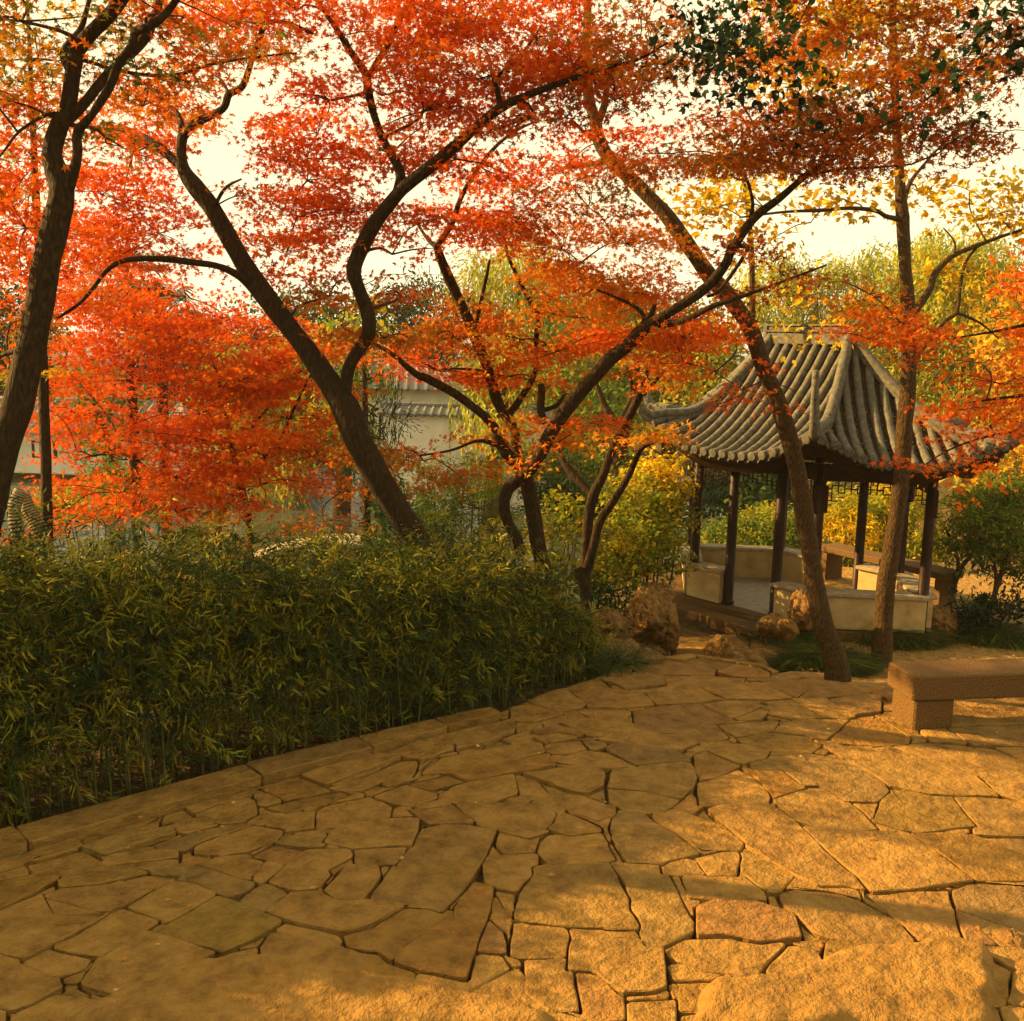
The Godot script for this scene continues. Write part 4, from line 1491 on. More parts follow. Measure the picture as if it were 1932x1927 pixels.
# ---------------------------------------------------------------- the scene
func _ready() -> void:
	# camera
	var s := sin(PITCH)
	var c := cos(PITCH)
	var sr := sin(ROLL)
	var cr := cos(ROLL)
	cam_basis = Basis(Vector3(cr, sr * c, -sr * s), Vector3(-sr, cr * c, -cr * s), Vector3(0, s, c))
	var cam := Camera3D.new()
	cam.name = "camera"
	cam.fov = rad_to_deg(2.0 * atan(963.5 / F))
	cam.far = 400.0
	cam.near = 0.05
	cam.transform = Transform3D(cam_basis, Vector3(0, EYE, 0))
	cam.current = true
	add_child(cam)
	# sky, sun, exposure
	var env := Environment.new()
	env.background_mode = Environment.BG_SKY
	var sky := Sky.new()
	var sm := ProceduralSkyMaterial.new()
	sm.sky_top_color = Color(0.94, 0.89, 0.72)
	sm.sky_horizon_color = Color(1.0, 0.975, 0.81)
	sm.sky_curve = 0.12
	sm.ground_bottom_color = Color(0.30, 0.25, 0.15)
	sm.ground_horizon_color = Color(0.75, 0.68, 0.52)
	sm.sun_angle_max = 30.0
	sky.sky_material = sm
	env.sky = sky
	env.tonemap_mode = Environment.TONE_MAPPER_LINEAR
	env.background_energy_multiplier = 0.46
	env.tonemap_exposure = 3.0
	env.fog_enabled = true
	env.fog_density = 0.0006
	env.fog_light_color = Color(1.0, 0.96, 0.85)
	env.sdfgi_enabled = true
	env.ssao_enabled = true
	env.ssil_enabled = true
	var we := WorldEnvironment.new()
	we.name = "environment"
	we.environment = env
	add_child(we)
	var sun := DirectionalLight3D.new()
	sun.name = "sun"
	sun.light_color = Color(1.0, 0.80, 0.48)
	sun.light_energy = 1.6
	sun.light_angular_distance = 0.6
	sun.shadow_enabled = true
	var to_sun := Vector3(-0.95, 0.44, -0.26).normalized()
	sun.basis = Basis.looking_at(-to_sun)
	add_child(sun)

	noise.seed = 5
	noise.frequency = 0.35
	noise.fractal_octaves = 3
	rough_noise.seed = 6
	rough_noise.frequency = 0.5
	rough_noise.fractal_octaves = 5
	edge = PackedVector2Array([Vector2(-4.6, -4.25), Vector2(-2.92, -5.71), Vector2(-1.83, -6.71), Vector2(-1.13, -7.25), Vector2(-0.15, -7.98), Vector2(0.47, -8.75), Vector2(0.95, -9.25), Vector2(1.35, -9.62), Vector2(1.75, -9.85), Vector2(2.4, -9.55), Vector2(2.55, -9.2), Vector2(3.6, -8.95), Vector2(5.2, -9.15), Vector2(8.5, -9.3), Vector2(8.5, -2.5), Vector2(-4.6, -2.5)])
	make_materials()
	M.palm = flat_mat("palm_frond", Color(0.07, 0.085, 0.03), 0.6)
	for k in ["maple", "bamboo", "lance", "ovate", "tulip", "broad", "droop", "far", "willow", "grass"]:
		var list := []
		for i in (3 if k in ["maple", "bamboo"] else 1):
			list.append(spray(k, i * 17 + k.length()))
		SPRAYS[k] = list
	rng.seed = 2024

	make_ground()
	make_terrace()
	outcrop("rock_outcrop", [Vector2(150, 1880), Vector2(420, 1800), Vector2(640, 1770), Vector2(760, 1830), Vector2(1010, 1880), Vector2(1060, 1960), Vector2(60, 1990)], 0.055, 3)
	outcrop("rock_outcrop", [Vector2(1340, 1850), Vector2(1560, 1790), Vector2(1790, 1770), Vector2(1880, 1800), Vector2(1890, 1960), Vector2(1400, 1970), Vector2(1270, 1930)], 0.08, 9)
	make_path()
	make_pavilion()
	make_hedge()
	make_trees()
	make_background()
	make_details()

func make_path() -> void:
	rng.seed = 55
	var path := structure("path")
	var seeds := []
	var weights := []
	for i in 46:
		seeds.append(Vector2(rnd(1.1, 3.7), rnd(-13.2, -9.6)))
		weights.append(rnd(0.0, 0.02))
	var bound := wind(PackedVector2Array([Vector2(1.55, -9.95), Vector2(2.75, -9.9), Vector2(3.1, -11.0), Vector2(3.55, -12.0), Vector2(3.0, -12.9), Vector2(1.9, -12.7), Vector2(1.6, -11.3)]))
	for poly in cells(seeds, weights, PackedVector2Array([Vector2(0.5, -14), Vector2(4.5, -14), Vector2(4.5, -9), Vector2(0.5, -9)]), 0.012):
		if poly.size() < 3:
			continue
		for part in Geometry2D.intersect_polygons(poly, bound):
			obj("flagstone", slab_mesh(wind(part), PATH_Y + rnd(-0.01, 0.01), PATH_Y - 0.08, stone_tint() * 0.9, 0.008, 0.01), M.slab, path)

func V(x: float, y: float, w: float, d: float) -> Vector4:
	return Vector4(x, y, w, d)

func make_trees() -> void:
	rng.seed = 1
	# ---- leftmost maple
	var t := tree_at("maple_tree", "tall maple with thick forked trunk at the left edge", V(-130, 1500, 70, 6.6))
	var sk := branching(t, [
		[V(-130, 1500, 84, 6.6), V(-75, 1200, 74, 6.6), V(-20, 960, 70, 6.6), V(12, 830, 70, 6.6), V(38, 745, 68, 6.6), V(62, 640, 64, 6.6), V(82, 530, 62, 6.6), V(104, 430, 58, 6.6), V(118, 362, 54, 6.6), V(106, 320, 50, 6.6), V(98, 290, 46, 6.6), V(108, 247, 44, 6.6), V(127, 205, 36, 6.6), V(137, 140, 34, 6.6), V(146, 95, 34, 6.6), V(166, 68, 34, 6.55), V(206, 28, 32, 6.5), V(235, -10, 30, 6.5), V(270, -70, 26, 6.4)],
		[V(120, 368, 38, 6.6), V(136, 335, 26, 6.55), V(146, 290, 22, 6.5), V(147, 250, 22, 6.5), V(172, 218, 20, 6.45), V(206, 165, 20, 6.4), V(224, 120, 20, 6.35), V(249, 86, 20, 6.3), V(256, 62, 18, 6.3), V(292, 44, 18, 6.2), V(322, 14, 16, 6.2), V(345, -20, 14, 6.1)],
		[V(112, 238, 28, 6.6), V(130, 226, 22, 6.6), V(162, 192, 22, 6.6), V(206, 137, 22, 6.65), V(250, 99, 20, 6.7), V(280, 62, 20, 6.75), V(302, 0, 18, 6.8), V(315, -50, 14, 6.8)],
		[V(130, 130, 20, 6.6), V(120, 97, 18, 6.7), V(150, 58, 14, 6.8), V(161, 28, 12, 6.8), V(175, -30, 9, 6.8)],
		[V(112, 224, 10, 6.6), V(80, 213, 7, 6.6), V(50, 199, 5, 6.6), V(0, 187, 4, 6.6), V(-40, 180, 3, 6.6)],
		[V(104, 214, 10, 6.6), V(79, 220, 8, 6.5), V(34, 250, 7, 6.4), V(0, 294, 5, 6.3), V(-40, 330, 4, 6.3)],
		[V(152, 112, 11, 6.6), V(180, 120, 9, 6.8), V(215, 131, 9, 7.0), V(280, 142, 9, 7.2), V(342, 139, 8, 7.3), V(400, 121, 8, 7.4), V(480, 108, 6, 7.5), V(560, 100, 4, 7.5)],
		[V(40, 660, 16, 6.6), V(10, 668, 10, 6.7), V(-30, 690, 7, 6.8)],
	], M.bark, 18, 3, 0.80)
	crown(t, sk, [
		[40, 40, 6.2, 130, 60, 0.7, 0.72, "gold"], [70, 110, 6.8, 120, 40, 0.6, 0.65, "gold"], [190, 40, 6.8, 110, 45, 0.7, 0.58, "olive"], [60, 170, 7.0, 110, 45, 0.6, 0.65, "orange"],
		[60, 250, 7.2, 110, 60, 0.7, 0.72, "red"], [40, 340, 7.4, 110, 55, 0.7, 0.72, "red"], [50, 430, 7.6, 120, 60, 0.7, 0.79, "scarlet"], [40, 520, 7.8, 110, 55, 0.7, 0.72, "scarlet"],
		[230, 120, 6.6, 90, 40, 0.5, 0.50, "olive"], [300, 150, 7.2, 110, 35, 0.5, 0.58, "rust"], [440, 112, 7.4, 140, 32, 0.6, 0.68, "rust"], [270, 200, 7.2, 100, 40, 0.5, 0.58, "orange"],
		[200, 260, 7.0, 70, 35, 0.4, 0.43, "olive"], [-60, 150, 6.2, 120, 200, 0.8, 0.58, "gold"], [-80, 420, 6.6, 100, 160, 0.8, 0.58, "red"], [330, 30, 6.6, 110, 45, 0.5, 0.50, "red"],
		[150, -60, 6.2, 260, 60, 1.2, 0.65, "gold"], [20, 610, 7.4, 60, 40, 0.4, 0.36, "rust"], [20, 700, 7.6, 50, 40, 0.4, 0.43, "gold"],
	])

	# ---- the great forked maple
	t = tree_at("maple_tree", "large leaning maple forking into two dark limbs, centre left", V(880, 1300, 70, 9.0))
	sk = branching(t, [
		[V(880, 1300, 78, 9.0), V(845, 1150, 66, 9.0), V(802, 1050, 64, 9.0), V(764, 985, 62, 9.0), V(715, 905, 62, 8.95), V(677, 835, 64, 8.9), V(650, 770, 66, 8.9), V(620, 722, 54, 8.9), V(572, 652, 48, 8.9), V(518, 582, 48, 8.9), V(481, 532, 48, 8.9), V(441, 465, 40, 8.85), V(402, 397, 40, 8.8), V(367, 352, 38, 8.8), V(346, 318, 30, 8.8), V(342, 282, 24, 8.8), V(347, 246, 24, 8.8)],
		[V(646, 775, 44, 8.9), V(652, 728, 28, 8.85), V(662, 685, 30, 8.8), V(690, 640, 32, 8.75), V(696, 618, 34, 8.7), V(692, 585, 32, 8.7), V(676, 542, 32, 8.65), V(668, 512, 34, 8.6), V(677, 478, 36, 8.6), V(702, 430, 36, 8.5), V(731, 390, 34, 8.4), V(760, 356, 30, 8.3), V(802, 323, 30, 8.2), V(850, 283, 28, 8.1), V(902, 238, 22, 8.0), V(946, 203, 22, 7.9), V(1002, 177, 18, 7.8), V(1062, 155, 14, 7.7), V(1132, 130, 11, 7.6), V(1200, 114, 7, 7.5), V(1260, 80, 4, 7.4)],
		[V(347, 256, 22, 8.8), V(362, 238, 22, 8.7), V(382, 225, 20, 8.7), V(420, 205, 18, 8.6), V(432, 178, 18, 8.6), V(455, 165, 16, 8.5), V(468, 135, 14, 8.5), V(480, 95, 12, 8.4), V(492, 66, 14, 8.4), V(500, 44, 12, 8.3), V(540, 42, 9, 8.2), V(590, 64, 7, 8.1)],
		[V(346, 320, 24, 8.8), V(328, 302, 20, 8.9), V(298, 278, 22, 9.0), V(265, 258, 20, 9.1), V(235, 244, 16, 9.2), V(205, 240, 8, 9.3)],
		[V(345, 245, 16, 8.8), V(338, 222, 14, 8.9), V(330, 205, 8, 9.0)],
		[V(476, 542, 26, 8.9), V(450, 520, 20, 8.8), V(412, 503, 15, 8.7), V(368, 496, 15, 8.6), V(310, 489, 15, 8.5), V(242, 490, 13, 8.4), V(204, 508, 11, 8.3), V(178, 540, 10, 8.2), V(150, 572, 9, 8.1), V(106, 602, 7, 8.0)],
		[V(748, 368, 26, 8.35), V(755, 330, 24, 8.4), V(742, 298, 20, 8.5), V(722, 262, 18, 8.5), V(705, 215, 18, 8.5), V(695, 172, 20, 8.5), V(690, 140, 18, 8.5), V(663, 100, 16, 8.5), V(640, 62, 14, 8.5), V(612, 20, 12, 8.5), V(590, -20, 9, 8.5)],
		[V(692, 150, 16, 8.5), V(715, 112, 14, 8.4), V(735, 80, 14, 8.3), V(752, 40, 13, 8.2), V(780, -10, 10, 8.1)],
		[V(945, 205, 16, 7.9), V(940, 178, 12, 7.9), V(932, 150, 11, 7.9), V(926, 128, 7, 7.9)],
		[V(934, 148, 9, 7.9), V(965, 120, 7, 7.9), V(1000, 82, 6, 7.9), V(1020, 50, 4, 7.9)],
		[V(402, 400, 9, 8.8), V(412, 375, 8, 8.7), V(428, 352, 7, 8.6), V(455, 338, 4, 8.5)],
	], M.bark, 20, 3, 0.80)
	crown(t, sk, [
		[450, 40, 8.2, 140, 40, 0.7, 0.85, "red"], [560, 20, 8.4, 120, 40, 0.7, 0.75, "red"], [400, 140, 8.8, 80, 20, 0.5, 0.4, "rust"], [310, 190, 9.2, 100, 45, 0.6, 0.9, "orange"], [250, 290, 9.3, 110, 50, 0.7, 1.0, "red"],
		[230, 380, 9.3, 120, 55, 0.7, 0.9, "red"], [300, 440, 9.4, 140, 50, 0.7, 1.0, "scarlet"], [180, 460, 9.2, 120, 40, 0.7, 1.0, "scarlet"], [620, 190, 8.7, 90, 40, 0.5, 0.6, "red"], [600, 250, 9.0, 130, 40, 0.6, 1.0, "red"],
		[580, 340, 9.2, 110, 45, 0.6, 0.9, "red"], [640, 300, 9.2, 100, 35, 0.6, 0.9, "red"], [560, 410, 9.4, 130, 45, 0.6, 0.9, "scarlet"], [660, 400, 9.2, 90, 40, 0.5, 0.7, "red"], [540, 480, 9.5, 110, 45, 0.6, 0.9, "scarlet"],
		[470, 370, 9.0, 60, 24, 0.5, 0.35, "rust"],
		[860, 60, 8.0, 170, 60, 0.8, 1.0, "red"], [1010, 70, 7.8, 150, 55, 0.8, 1.05, "red"], [900, 150, 8.0, 150, 45, 0.7, 1.0, "scarlet"], [1080, 130, 7.8, 120, 40, 0.7, 1.0, "red"], [1180, 110, 7.6, 110, 45, 0.6, 0.9, "rust"],
		[1010, 220, 8.0, 120, 38, 0.6, 0.9, "red"], [800, 210, 8.3, 120, 40, 0.6, 0.85, "red"], [720, 180, 8.6, 100, 35, 0.5, 0.6, "red"], [860, 300, 8.6, 110, 40, 0.6, 0.75, "red"], [740, 290, 8.8, 90, 45, 0.5, 0.8, "red"],
		[780, 130, 8.3, 110, 40, 0.6, 0.7, "red"], [1160, 190, 7.8, 90, 38, 0.6, 0.8, "rust"], [680, 60, 8.5, 90, 50, 0.6, 0.55, "red"], [800, 20, 8.0, 120, 40, 0.7, 0.9, "red"], [940, -40, 8.0, 260, 60, 1.0, 1.0, "red"],
		[740, 480, 8.9, 90, 40, 0.5, 0.6, "red"], [620, 560, 9.2, 80, 45, 0.5, 0.5, "rust"], [760, 560, 9.1, 80, 35, 0.5, 0.55, "rust"], [720, 640, 9.2, 90, 28, 0.5, 0.7, "rust"], [450, -60, 8.6, 260, 60, 1.2, 0.8, "red"],
		[830, 410, 9.0, 80, 40, 0.5, 0.7, "red"], [1220, 40, 7.6, 90, 50, 0.7, 0.8, "rust"],
	])

	# ---- the low spreading maple behind the hedge
	t = tree_at("maple_tree", "low spreading scarlet maple behind the bamboo hedge", V(440, 1110, 20, 11.5))
	sk = branching(t, [
		[V(440, 1140, 24, 11.5), V(470, 1050, 18, 11.5), V(468, 980, 16, 11.5), V(455, 920, 15, 11.4), V(440, 860, 13, 11.3), V(430, 800, 11, 11.2), V(418, 740, 8, 11.1), V(400, 680, 5, 11.0)],
		[V(405, 1060, 14, 11.4), V(412, 1000, 13, 11.3), V(424, 960, 12, 11.2), V(450, 915, 11, 11.1), V(500, 862, 9, 11.0), V(530, 825, 8, 10.9), V(560, 760, 6, 10.8), V(590, 700, 4, 10.7)],
		[V(426, 958, 9, 11.2), V(412, 915, 8, 11.3), V(400, 885, 6, 11.4), V(380, 850, 4, 11.5)],
		[V(355, 985, 8, 11.2), V(320, 930, 8, 11.1), V(262, 872, 7, 11.0), V(215, 855, 6, 10.9), V(140, 868, 4, 10.8)],
		[V(440, 858, 8, 11.3), V(480, 800, 7, 11.4), V(505, 770, 6, 11.5), V(540, 720, 4, 11.6)],
	], M.bark, 10)
	crown(t, sk, [
		[330, 640, 11.0, 200, 50, 0.9, 0.86, "scarlet"], [200, 600, 11.2, 170, 50, 0.8, 0.73, "scarlet"], [470, 640, 11.0, 150, 45, 0.8, 0.73, "red"], [270, 720, 11.0, 190, 45, 0.9, 0.92, "scarlet"], [450, 720, 10.8, 150, 40, 0.8, 0.86, "scarlet"], [570, 700, 11.0, 110, 45, 0.6, 0.66, "red"],
		[200, 780, 10.8, 140, 35, 0.8, 0.73, "scarlet"], [380, 780, 10.8, 170, 40, 0.8, 0.92, "scarlet"], [540, 790, 10.8, 120, 40, 0.7, 0.79, "red"], [300, 840, 10.8, 170, 35, 0.8, 0.73, "scarlet"], [460, 850, 10.8, 160, 40, 0.8, 0.92, "scarlet"], [590, 860, 11.0, 90, 40, 0.6, 0.59, "rust"],
		[330, 900, 10.6, 170, 36, 0.7, 0.92, "scarlet"], [490, 915, 10.8, 130, 35, 0.6, 0.73, "red"], [230, 930, 10.4, 150, 40, 0.6, 0.92, "scarlet"], [330, 965, 10.2, 130, 26, 0.5, 0.86, "scarlet"], [150, 860, 10.4, 70, 30, 0.5, 0.46, "scarlet"], [130, 960, 10.0, 80, 34, 0.5, 0.66, "scarlet"],
		[40, 1000, 9.4, 70, 24, 0.4, 0.53, "scarlet"], [120, 690, 10.6, 90, 45, 0.6, 0.59, "scarlet"], [90, 770, 10.4, 60, 35, 0.4, 0.46, "scarlet"], [640, 930, 11.2, 80, 30, 0.5, 0.46, "rust"], [610, 985, 11.2, 70, 22, 0.4, 0.46, "wine"], [150, 540, 11.4, 150, 45, 0.7, 0.66, "red"], [350, 560, 11.4, 130, 40, 0.7, 0.53, "red"],
	])

	# ---- the crossing maple in the middle
	t = tree_at("maple_tree", "twisted double stemmed maple in the middle, crossing its own limbs", V(1052, 1245, 40, 10.2))
	sk = branching(t, [
		[V(1056, 1260, 44, 10.2), V(1040, 1130, 40, 10.2), V(1025, 1070, 36, 10.2), V(1012, 1010, 36, 10.15), V(1003, 950, 36, 10.1), V(992, 905, 34, 10.1), V(978, 880, 30, 10.05), V(960, 860, 28, 10.0), V(940, 832, 24, 10.0), V(936, 812, 20, 10.0), V(918, 790, 20, 9.95), V(888, 765, 20, 9.9), V(852, 740, 20, 9.85), V(805, 714, 20, 9.8), V(785, 706, 16, 9.8), V(735, 665, 10, 9.7), V(697, 645, 7, 9.6), V(650, 620, 5, 9.5)],
		[V(985, 1050, 24, 10.0), V(974, 1015, 24, 10.0), V(958, 985, 26, 9.95), V(951, 950, 26, 9.9), V(960, 920, 28, 9.85), V(978, 905, 30, 9.8), V(1000, 885, 32, 9.7), V(1020, 858, 30, 9.65), V(1036, 822, 30, 9.6), V(1060, 785, 32, 9.55), V(1088, 748, 34, 9.5), V(1120, 712, 32, 9.45), V(1150, 678, 34, 9.4), V(1182, 653, 30, 9.3), V(1232, 608, 24, 9.2), V(1262, 590, 22, 9.1), V(1330, 545, 24, 9.0), V(1368, 500, 22, 8.9), V(1382, 470, 22, 8.85), V(1422, 412, 20, 8.7), V(1470, 375, 18, 8.6), V(1520, 332, 14, 8.5), V(1568, 303, 12, 8.4), V(1640, 250, 7, 8.3), V(1720, 215, 5, 8.2)],
		[V(992, 905, 24, 10.1), V(975, 850, 22, 10.2), V(970, 810, 20, 10.25), V(952, 782, 24, 10.3), V(935, 750, 26, 10.3), V(922, 700, 24, 10.3), V(905, 655, 26, 10.3), V(892, 625, 26, 10.3), V(882, 600, 24, 10.25), V(858, 550, 24, 10.2), V(838, 505, 22, 10.1), V(825, 468, 18, 10.0), V(826, 462, 14, 10.0), V(852, 422, 14, 9.9), V(872, 368, 12, 9.8), V(908, 310, 10, 9.7), V(942, 270, 8, 9.6), V(982, 242, 6, 9.5), V(1016, 228, 4, 9.4)],
		[V(825, 468, 12, 10.0), V(806, 450, 8, 10.1), V(786, 420, 5, 10.2)],
		[V(958, 785, 18, 10.3), V(985, 748, 15, 10.4), V(1005, 715, 14, 10.5), V(1014, 680, 12, 10.5), V(1012, 640, 12, 10.5), V(1015, 600, 14, 10.5), V(1000, 570, 12, 10.5), V(975, 520, 9, 10.5), V(958, 480, 7, 10.5), V(952, 440, 4, 10.5)],
		[V(1016, 600, 10, 10.5), V(1040, 560, 7, 10.4), V(1080, 510, 5, 10.3), V(1130, 470, 3, 10.2)],
		[V(895, 630, 12, 10.3), V(905, 580, 10, 10.4), V(918, 520, 8, 10.4), V(924, 490, 5, 10.4)],
		[V(1025, 800, 20, 9.9), V(1020, 770, 18, 9.9), V(1022, 740, 16, 9.9), V(1020, 725, 14, 9.9)],
		[V(1022, 775, 12, 9.9), V(1050, 765, 10, 9.9), V(1065, 745, 6, 9.9)],
		[V(1192, 650, 16, 9.3), V(1215, 620, 14, 9.3), V(1228, 595, 14, 9.3), V(1236, 575, 10, 9.3)],
		[V(1180, 648, 12, 9.3), V(1215, 605, 10, 9.5), V(1200, 580, 9, 9.6), V(1160, 560, 7, 9.7), V(1120, 545, 4, 9.8)],
		[V(1380, 468, 12, 8.85), V(1410, 470, 9, 8.8), V(1360, 545, 8, 8.9), V(1335, 560, 6, 9.0)],
		[V(1245, 612, 18, 9.2), V(1290, 605, 15, 9.0), V(1340, 580, 12, 8.8), V(1400, 560, 9, 8.7), V(1480, 530, 6, 8.6), V(1560, 500, 4, 8.5)],
		[V(1415, 420, 10, 8.7), V(1420, 380, 8, 8.8), V(1405, 330, 7, 8.9), V(1380, 300, 5, 9.0)],
		[V(1520, 332, 9, 8.5), V(1580, 320, 7, 8.4), V(1650, 316, 6, 8.3), V(1720, 310, 4, 8.2)],
		[V(935, 838, 14, 10.0), V(900, 832, 8, 9.9), V(850, 850, 6, 9.8), V(790, 860, 4, 9.7)],
	], M.bark, 18, 3, 0.82)
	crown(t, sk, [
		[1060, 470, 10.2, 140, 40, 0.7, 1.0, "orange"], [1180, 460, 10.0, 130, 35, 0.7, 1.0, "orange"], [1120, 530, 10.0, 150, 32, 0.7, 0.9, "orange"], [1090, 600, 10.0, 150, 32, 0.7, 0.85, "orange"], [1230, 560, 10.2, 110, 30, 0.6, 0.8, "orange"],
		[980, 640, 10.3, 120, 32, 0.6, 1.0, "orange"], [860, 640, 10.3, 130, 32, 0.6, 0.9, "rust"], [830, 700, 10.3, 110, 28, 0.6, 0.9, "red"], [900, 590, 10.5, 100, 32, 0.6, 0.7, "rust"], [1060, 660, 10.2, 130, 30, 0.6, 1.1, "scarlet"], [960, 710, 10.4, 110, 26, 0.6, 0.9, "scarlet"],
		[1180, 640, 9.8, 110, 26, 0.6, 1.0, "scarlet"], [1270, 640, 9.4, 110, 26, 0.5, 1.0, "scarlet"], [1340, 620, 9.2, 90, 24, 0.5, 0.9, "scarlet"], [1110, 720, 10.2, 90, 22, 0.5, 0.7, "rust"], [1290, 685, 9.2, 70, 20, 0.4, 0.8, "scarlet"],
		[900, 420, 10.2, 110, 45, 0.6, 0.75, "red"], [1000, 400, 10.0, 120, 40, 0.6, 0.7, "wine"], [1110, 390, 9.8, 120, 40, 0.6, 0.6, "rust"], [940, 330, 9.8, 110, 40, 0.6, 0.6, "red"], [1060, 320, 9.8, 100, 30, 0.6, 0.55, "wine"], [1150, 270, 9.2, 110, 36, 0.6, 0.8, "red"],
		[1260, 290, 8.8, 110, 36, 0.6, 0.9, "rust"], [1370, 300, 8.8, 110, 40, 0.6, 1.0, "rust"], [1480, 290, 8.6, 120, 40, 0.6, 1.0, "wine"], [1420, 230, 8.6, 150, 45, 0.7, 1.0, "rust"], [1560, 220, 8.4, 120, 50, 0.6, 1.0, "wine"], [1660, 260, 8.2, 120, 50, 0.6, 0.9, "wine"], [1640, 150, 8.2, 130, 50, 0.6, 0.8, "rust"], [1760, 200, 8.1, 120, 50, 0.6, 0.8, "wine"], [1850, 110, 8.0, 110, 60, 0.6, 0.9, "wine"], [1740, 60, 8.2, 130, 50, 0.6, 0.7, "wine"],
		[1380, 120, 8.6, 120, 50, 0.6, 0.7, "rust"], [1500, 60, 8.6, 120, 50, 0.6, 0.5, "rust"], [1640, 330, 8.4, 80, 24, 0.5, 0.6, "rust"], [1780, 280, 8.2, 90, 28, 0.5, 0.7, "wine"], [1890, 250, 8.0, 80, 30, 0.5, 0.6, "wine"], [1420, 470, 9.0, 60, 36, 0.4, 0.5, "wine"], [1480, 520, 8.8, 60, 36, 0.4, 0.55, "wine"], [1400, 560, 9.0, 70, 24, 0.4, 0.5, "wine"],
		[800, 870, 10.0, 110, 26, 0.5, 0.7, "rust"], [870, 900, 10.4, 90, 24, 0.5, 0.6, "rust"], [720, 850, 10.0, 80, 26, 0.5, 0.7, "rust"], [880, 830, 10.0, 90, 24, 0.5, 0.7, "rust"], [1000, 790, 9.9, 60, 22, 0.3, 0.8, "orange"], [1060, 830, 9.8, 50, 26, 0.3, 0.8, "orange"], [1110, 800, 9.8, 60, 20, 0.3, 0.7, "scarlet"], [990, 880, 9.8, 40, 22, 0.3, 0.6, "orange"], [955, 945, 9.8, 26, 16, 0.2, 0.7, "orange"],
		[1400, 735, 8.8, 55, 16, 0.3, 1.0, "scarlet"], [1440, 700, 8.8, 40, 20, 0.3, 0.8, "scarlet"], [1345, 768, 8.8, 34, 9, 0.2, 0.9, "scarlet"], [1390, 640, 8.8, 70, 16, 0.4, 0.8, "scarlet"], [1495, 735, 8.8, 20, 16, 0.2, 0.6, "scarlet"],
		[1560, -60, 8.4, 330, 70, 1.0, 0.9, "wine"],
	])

	# ---- small many-stemmed tree by the rocks
	t = tree_at("maple_tree", "small bare stemmed maple beside the rockery", V(1107, 1185, 26, 11.4))
	sk = branching(t, [
		[V(1107, 1200, 28, 11.4), V(1104, 1100, 26, 11.4), V(1106, 1040, 22, 11.4), V(1110, 985, 22, 11.4), V(1120, 935, 24, 11.35), V(1138, 898, 20, 11.3), V(1155, 850, 18, 11.3), V(1178, 805, 20, 11.2), V(1200, 760, 20, 11.2), V(1212, 730, 16, 11.1), V(1225, 690, 9, 11.0)],
		[V(1118, 935, 18, 11.4), V(1090, 905, 18, 11.5), V(1065, 875, 16, 11.6), V(1050, 840, 9, 11.7)],
		[V(1108, 1075, 22, 11.3), V(1120, 1030, 20, 11.2), V(1132, 985, 20, 11.15), V(1158, 945, 18, 11.1), V(1185, 900, 16, 11.0), V(1200, 865, 16, 10.9), V(1212, 845, 12, 10.8), V(1240, 832, 7, 10.7)],
		[V(1200, 765, 12, 11.2), V(1190, 720, 11, 11.2), V(1182, 690, 7, 11.2)],
		[V(1214, 745, 10, 11.1), V(1240, 715, 8, 11.0), V(1262, 690, 5, 10.9)],
		[V(1108, 1120, 20, 11.3), V(1094, 1085, 24, 11.3), V(1090, 1072, 24, 11.3)],
	], M.bark, 14)
	crown(t, sk, [[1235, 815, 10.8, 50, 28, 0.4, 0.9, "gold"], [1250, 860, 10.8, 40, 26, 0.3, 0.7, "orange"], [1190, 690, 11.0, 70, 22, 0.5, 0.7, "orange"], [1255, 690, 10.9, 60, 20, 0.4, 0.7, "scarlet"], [1180, 830, 11.2, 40, 20, 0.3, 0.5, "orange"]])

	# ---- leaning tree before the pavilion
	t = tree_at("leaning_tree", "leaning scaly barked tree in front of the pavilion doorway", V(1577, 1275, 54, 9.9))
	sk = branching(t, [
		[V(1580, 1285, 60, 9.9), V(1575, 1240, 50, 9.9), V(1552, 1175, 46, 9.95), V(1536, 1090, 42, 10.0), V(1522, 1000, 40, 10.05), V(1508, 910, 38, 10.1), V(1490, 830, 38, 10.15), V(1466, 755, 38, 10.2), V(1440, 690, 36, 10.25), V(1415, 620, 36, 10.3), V(1378, 565, 38, 10.35), V(1335, 515, 38, 10.4), V(1305, 472, 34, 10.4), V(1258, 408, 34, 10.45), V(1205, 352, 32, 10.5), V(1152, 302, 30, 10.5), V(1130, 262, 28, 10.5), V(1122, 225, 26, 10.5), V(1112, 190, 26, 10.5), V(1104, 120, 22, 10.5), V(1108, 40, 18, 10.5), V(1110, -40, 14, 10.5)],
		[V(1124, 240, 20, 10.5), V(1138, 205, 18, 10.5), V(1142, 185, 16, 10.5), V(1150, 120, 10, 10.5)],
		[V(1150, 306, 14, 10.5), V(1110, 311, 11, 10.4), V(1066, 316, 8, 10.3)],
		[V(1118, 262, 10, 10.5), V(1102, 250, 8, 10.4), V(1078, 225, 5, 10.3)],
	], M.bark_pale, 20)
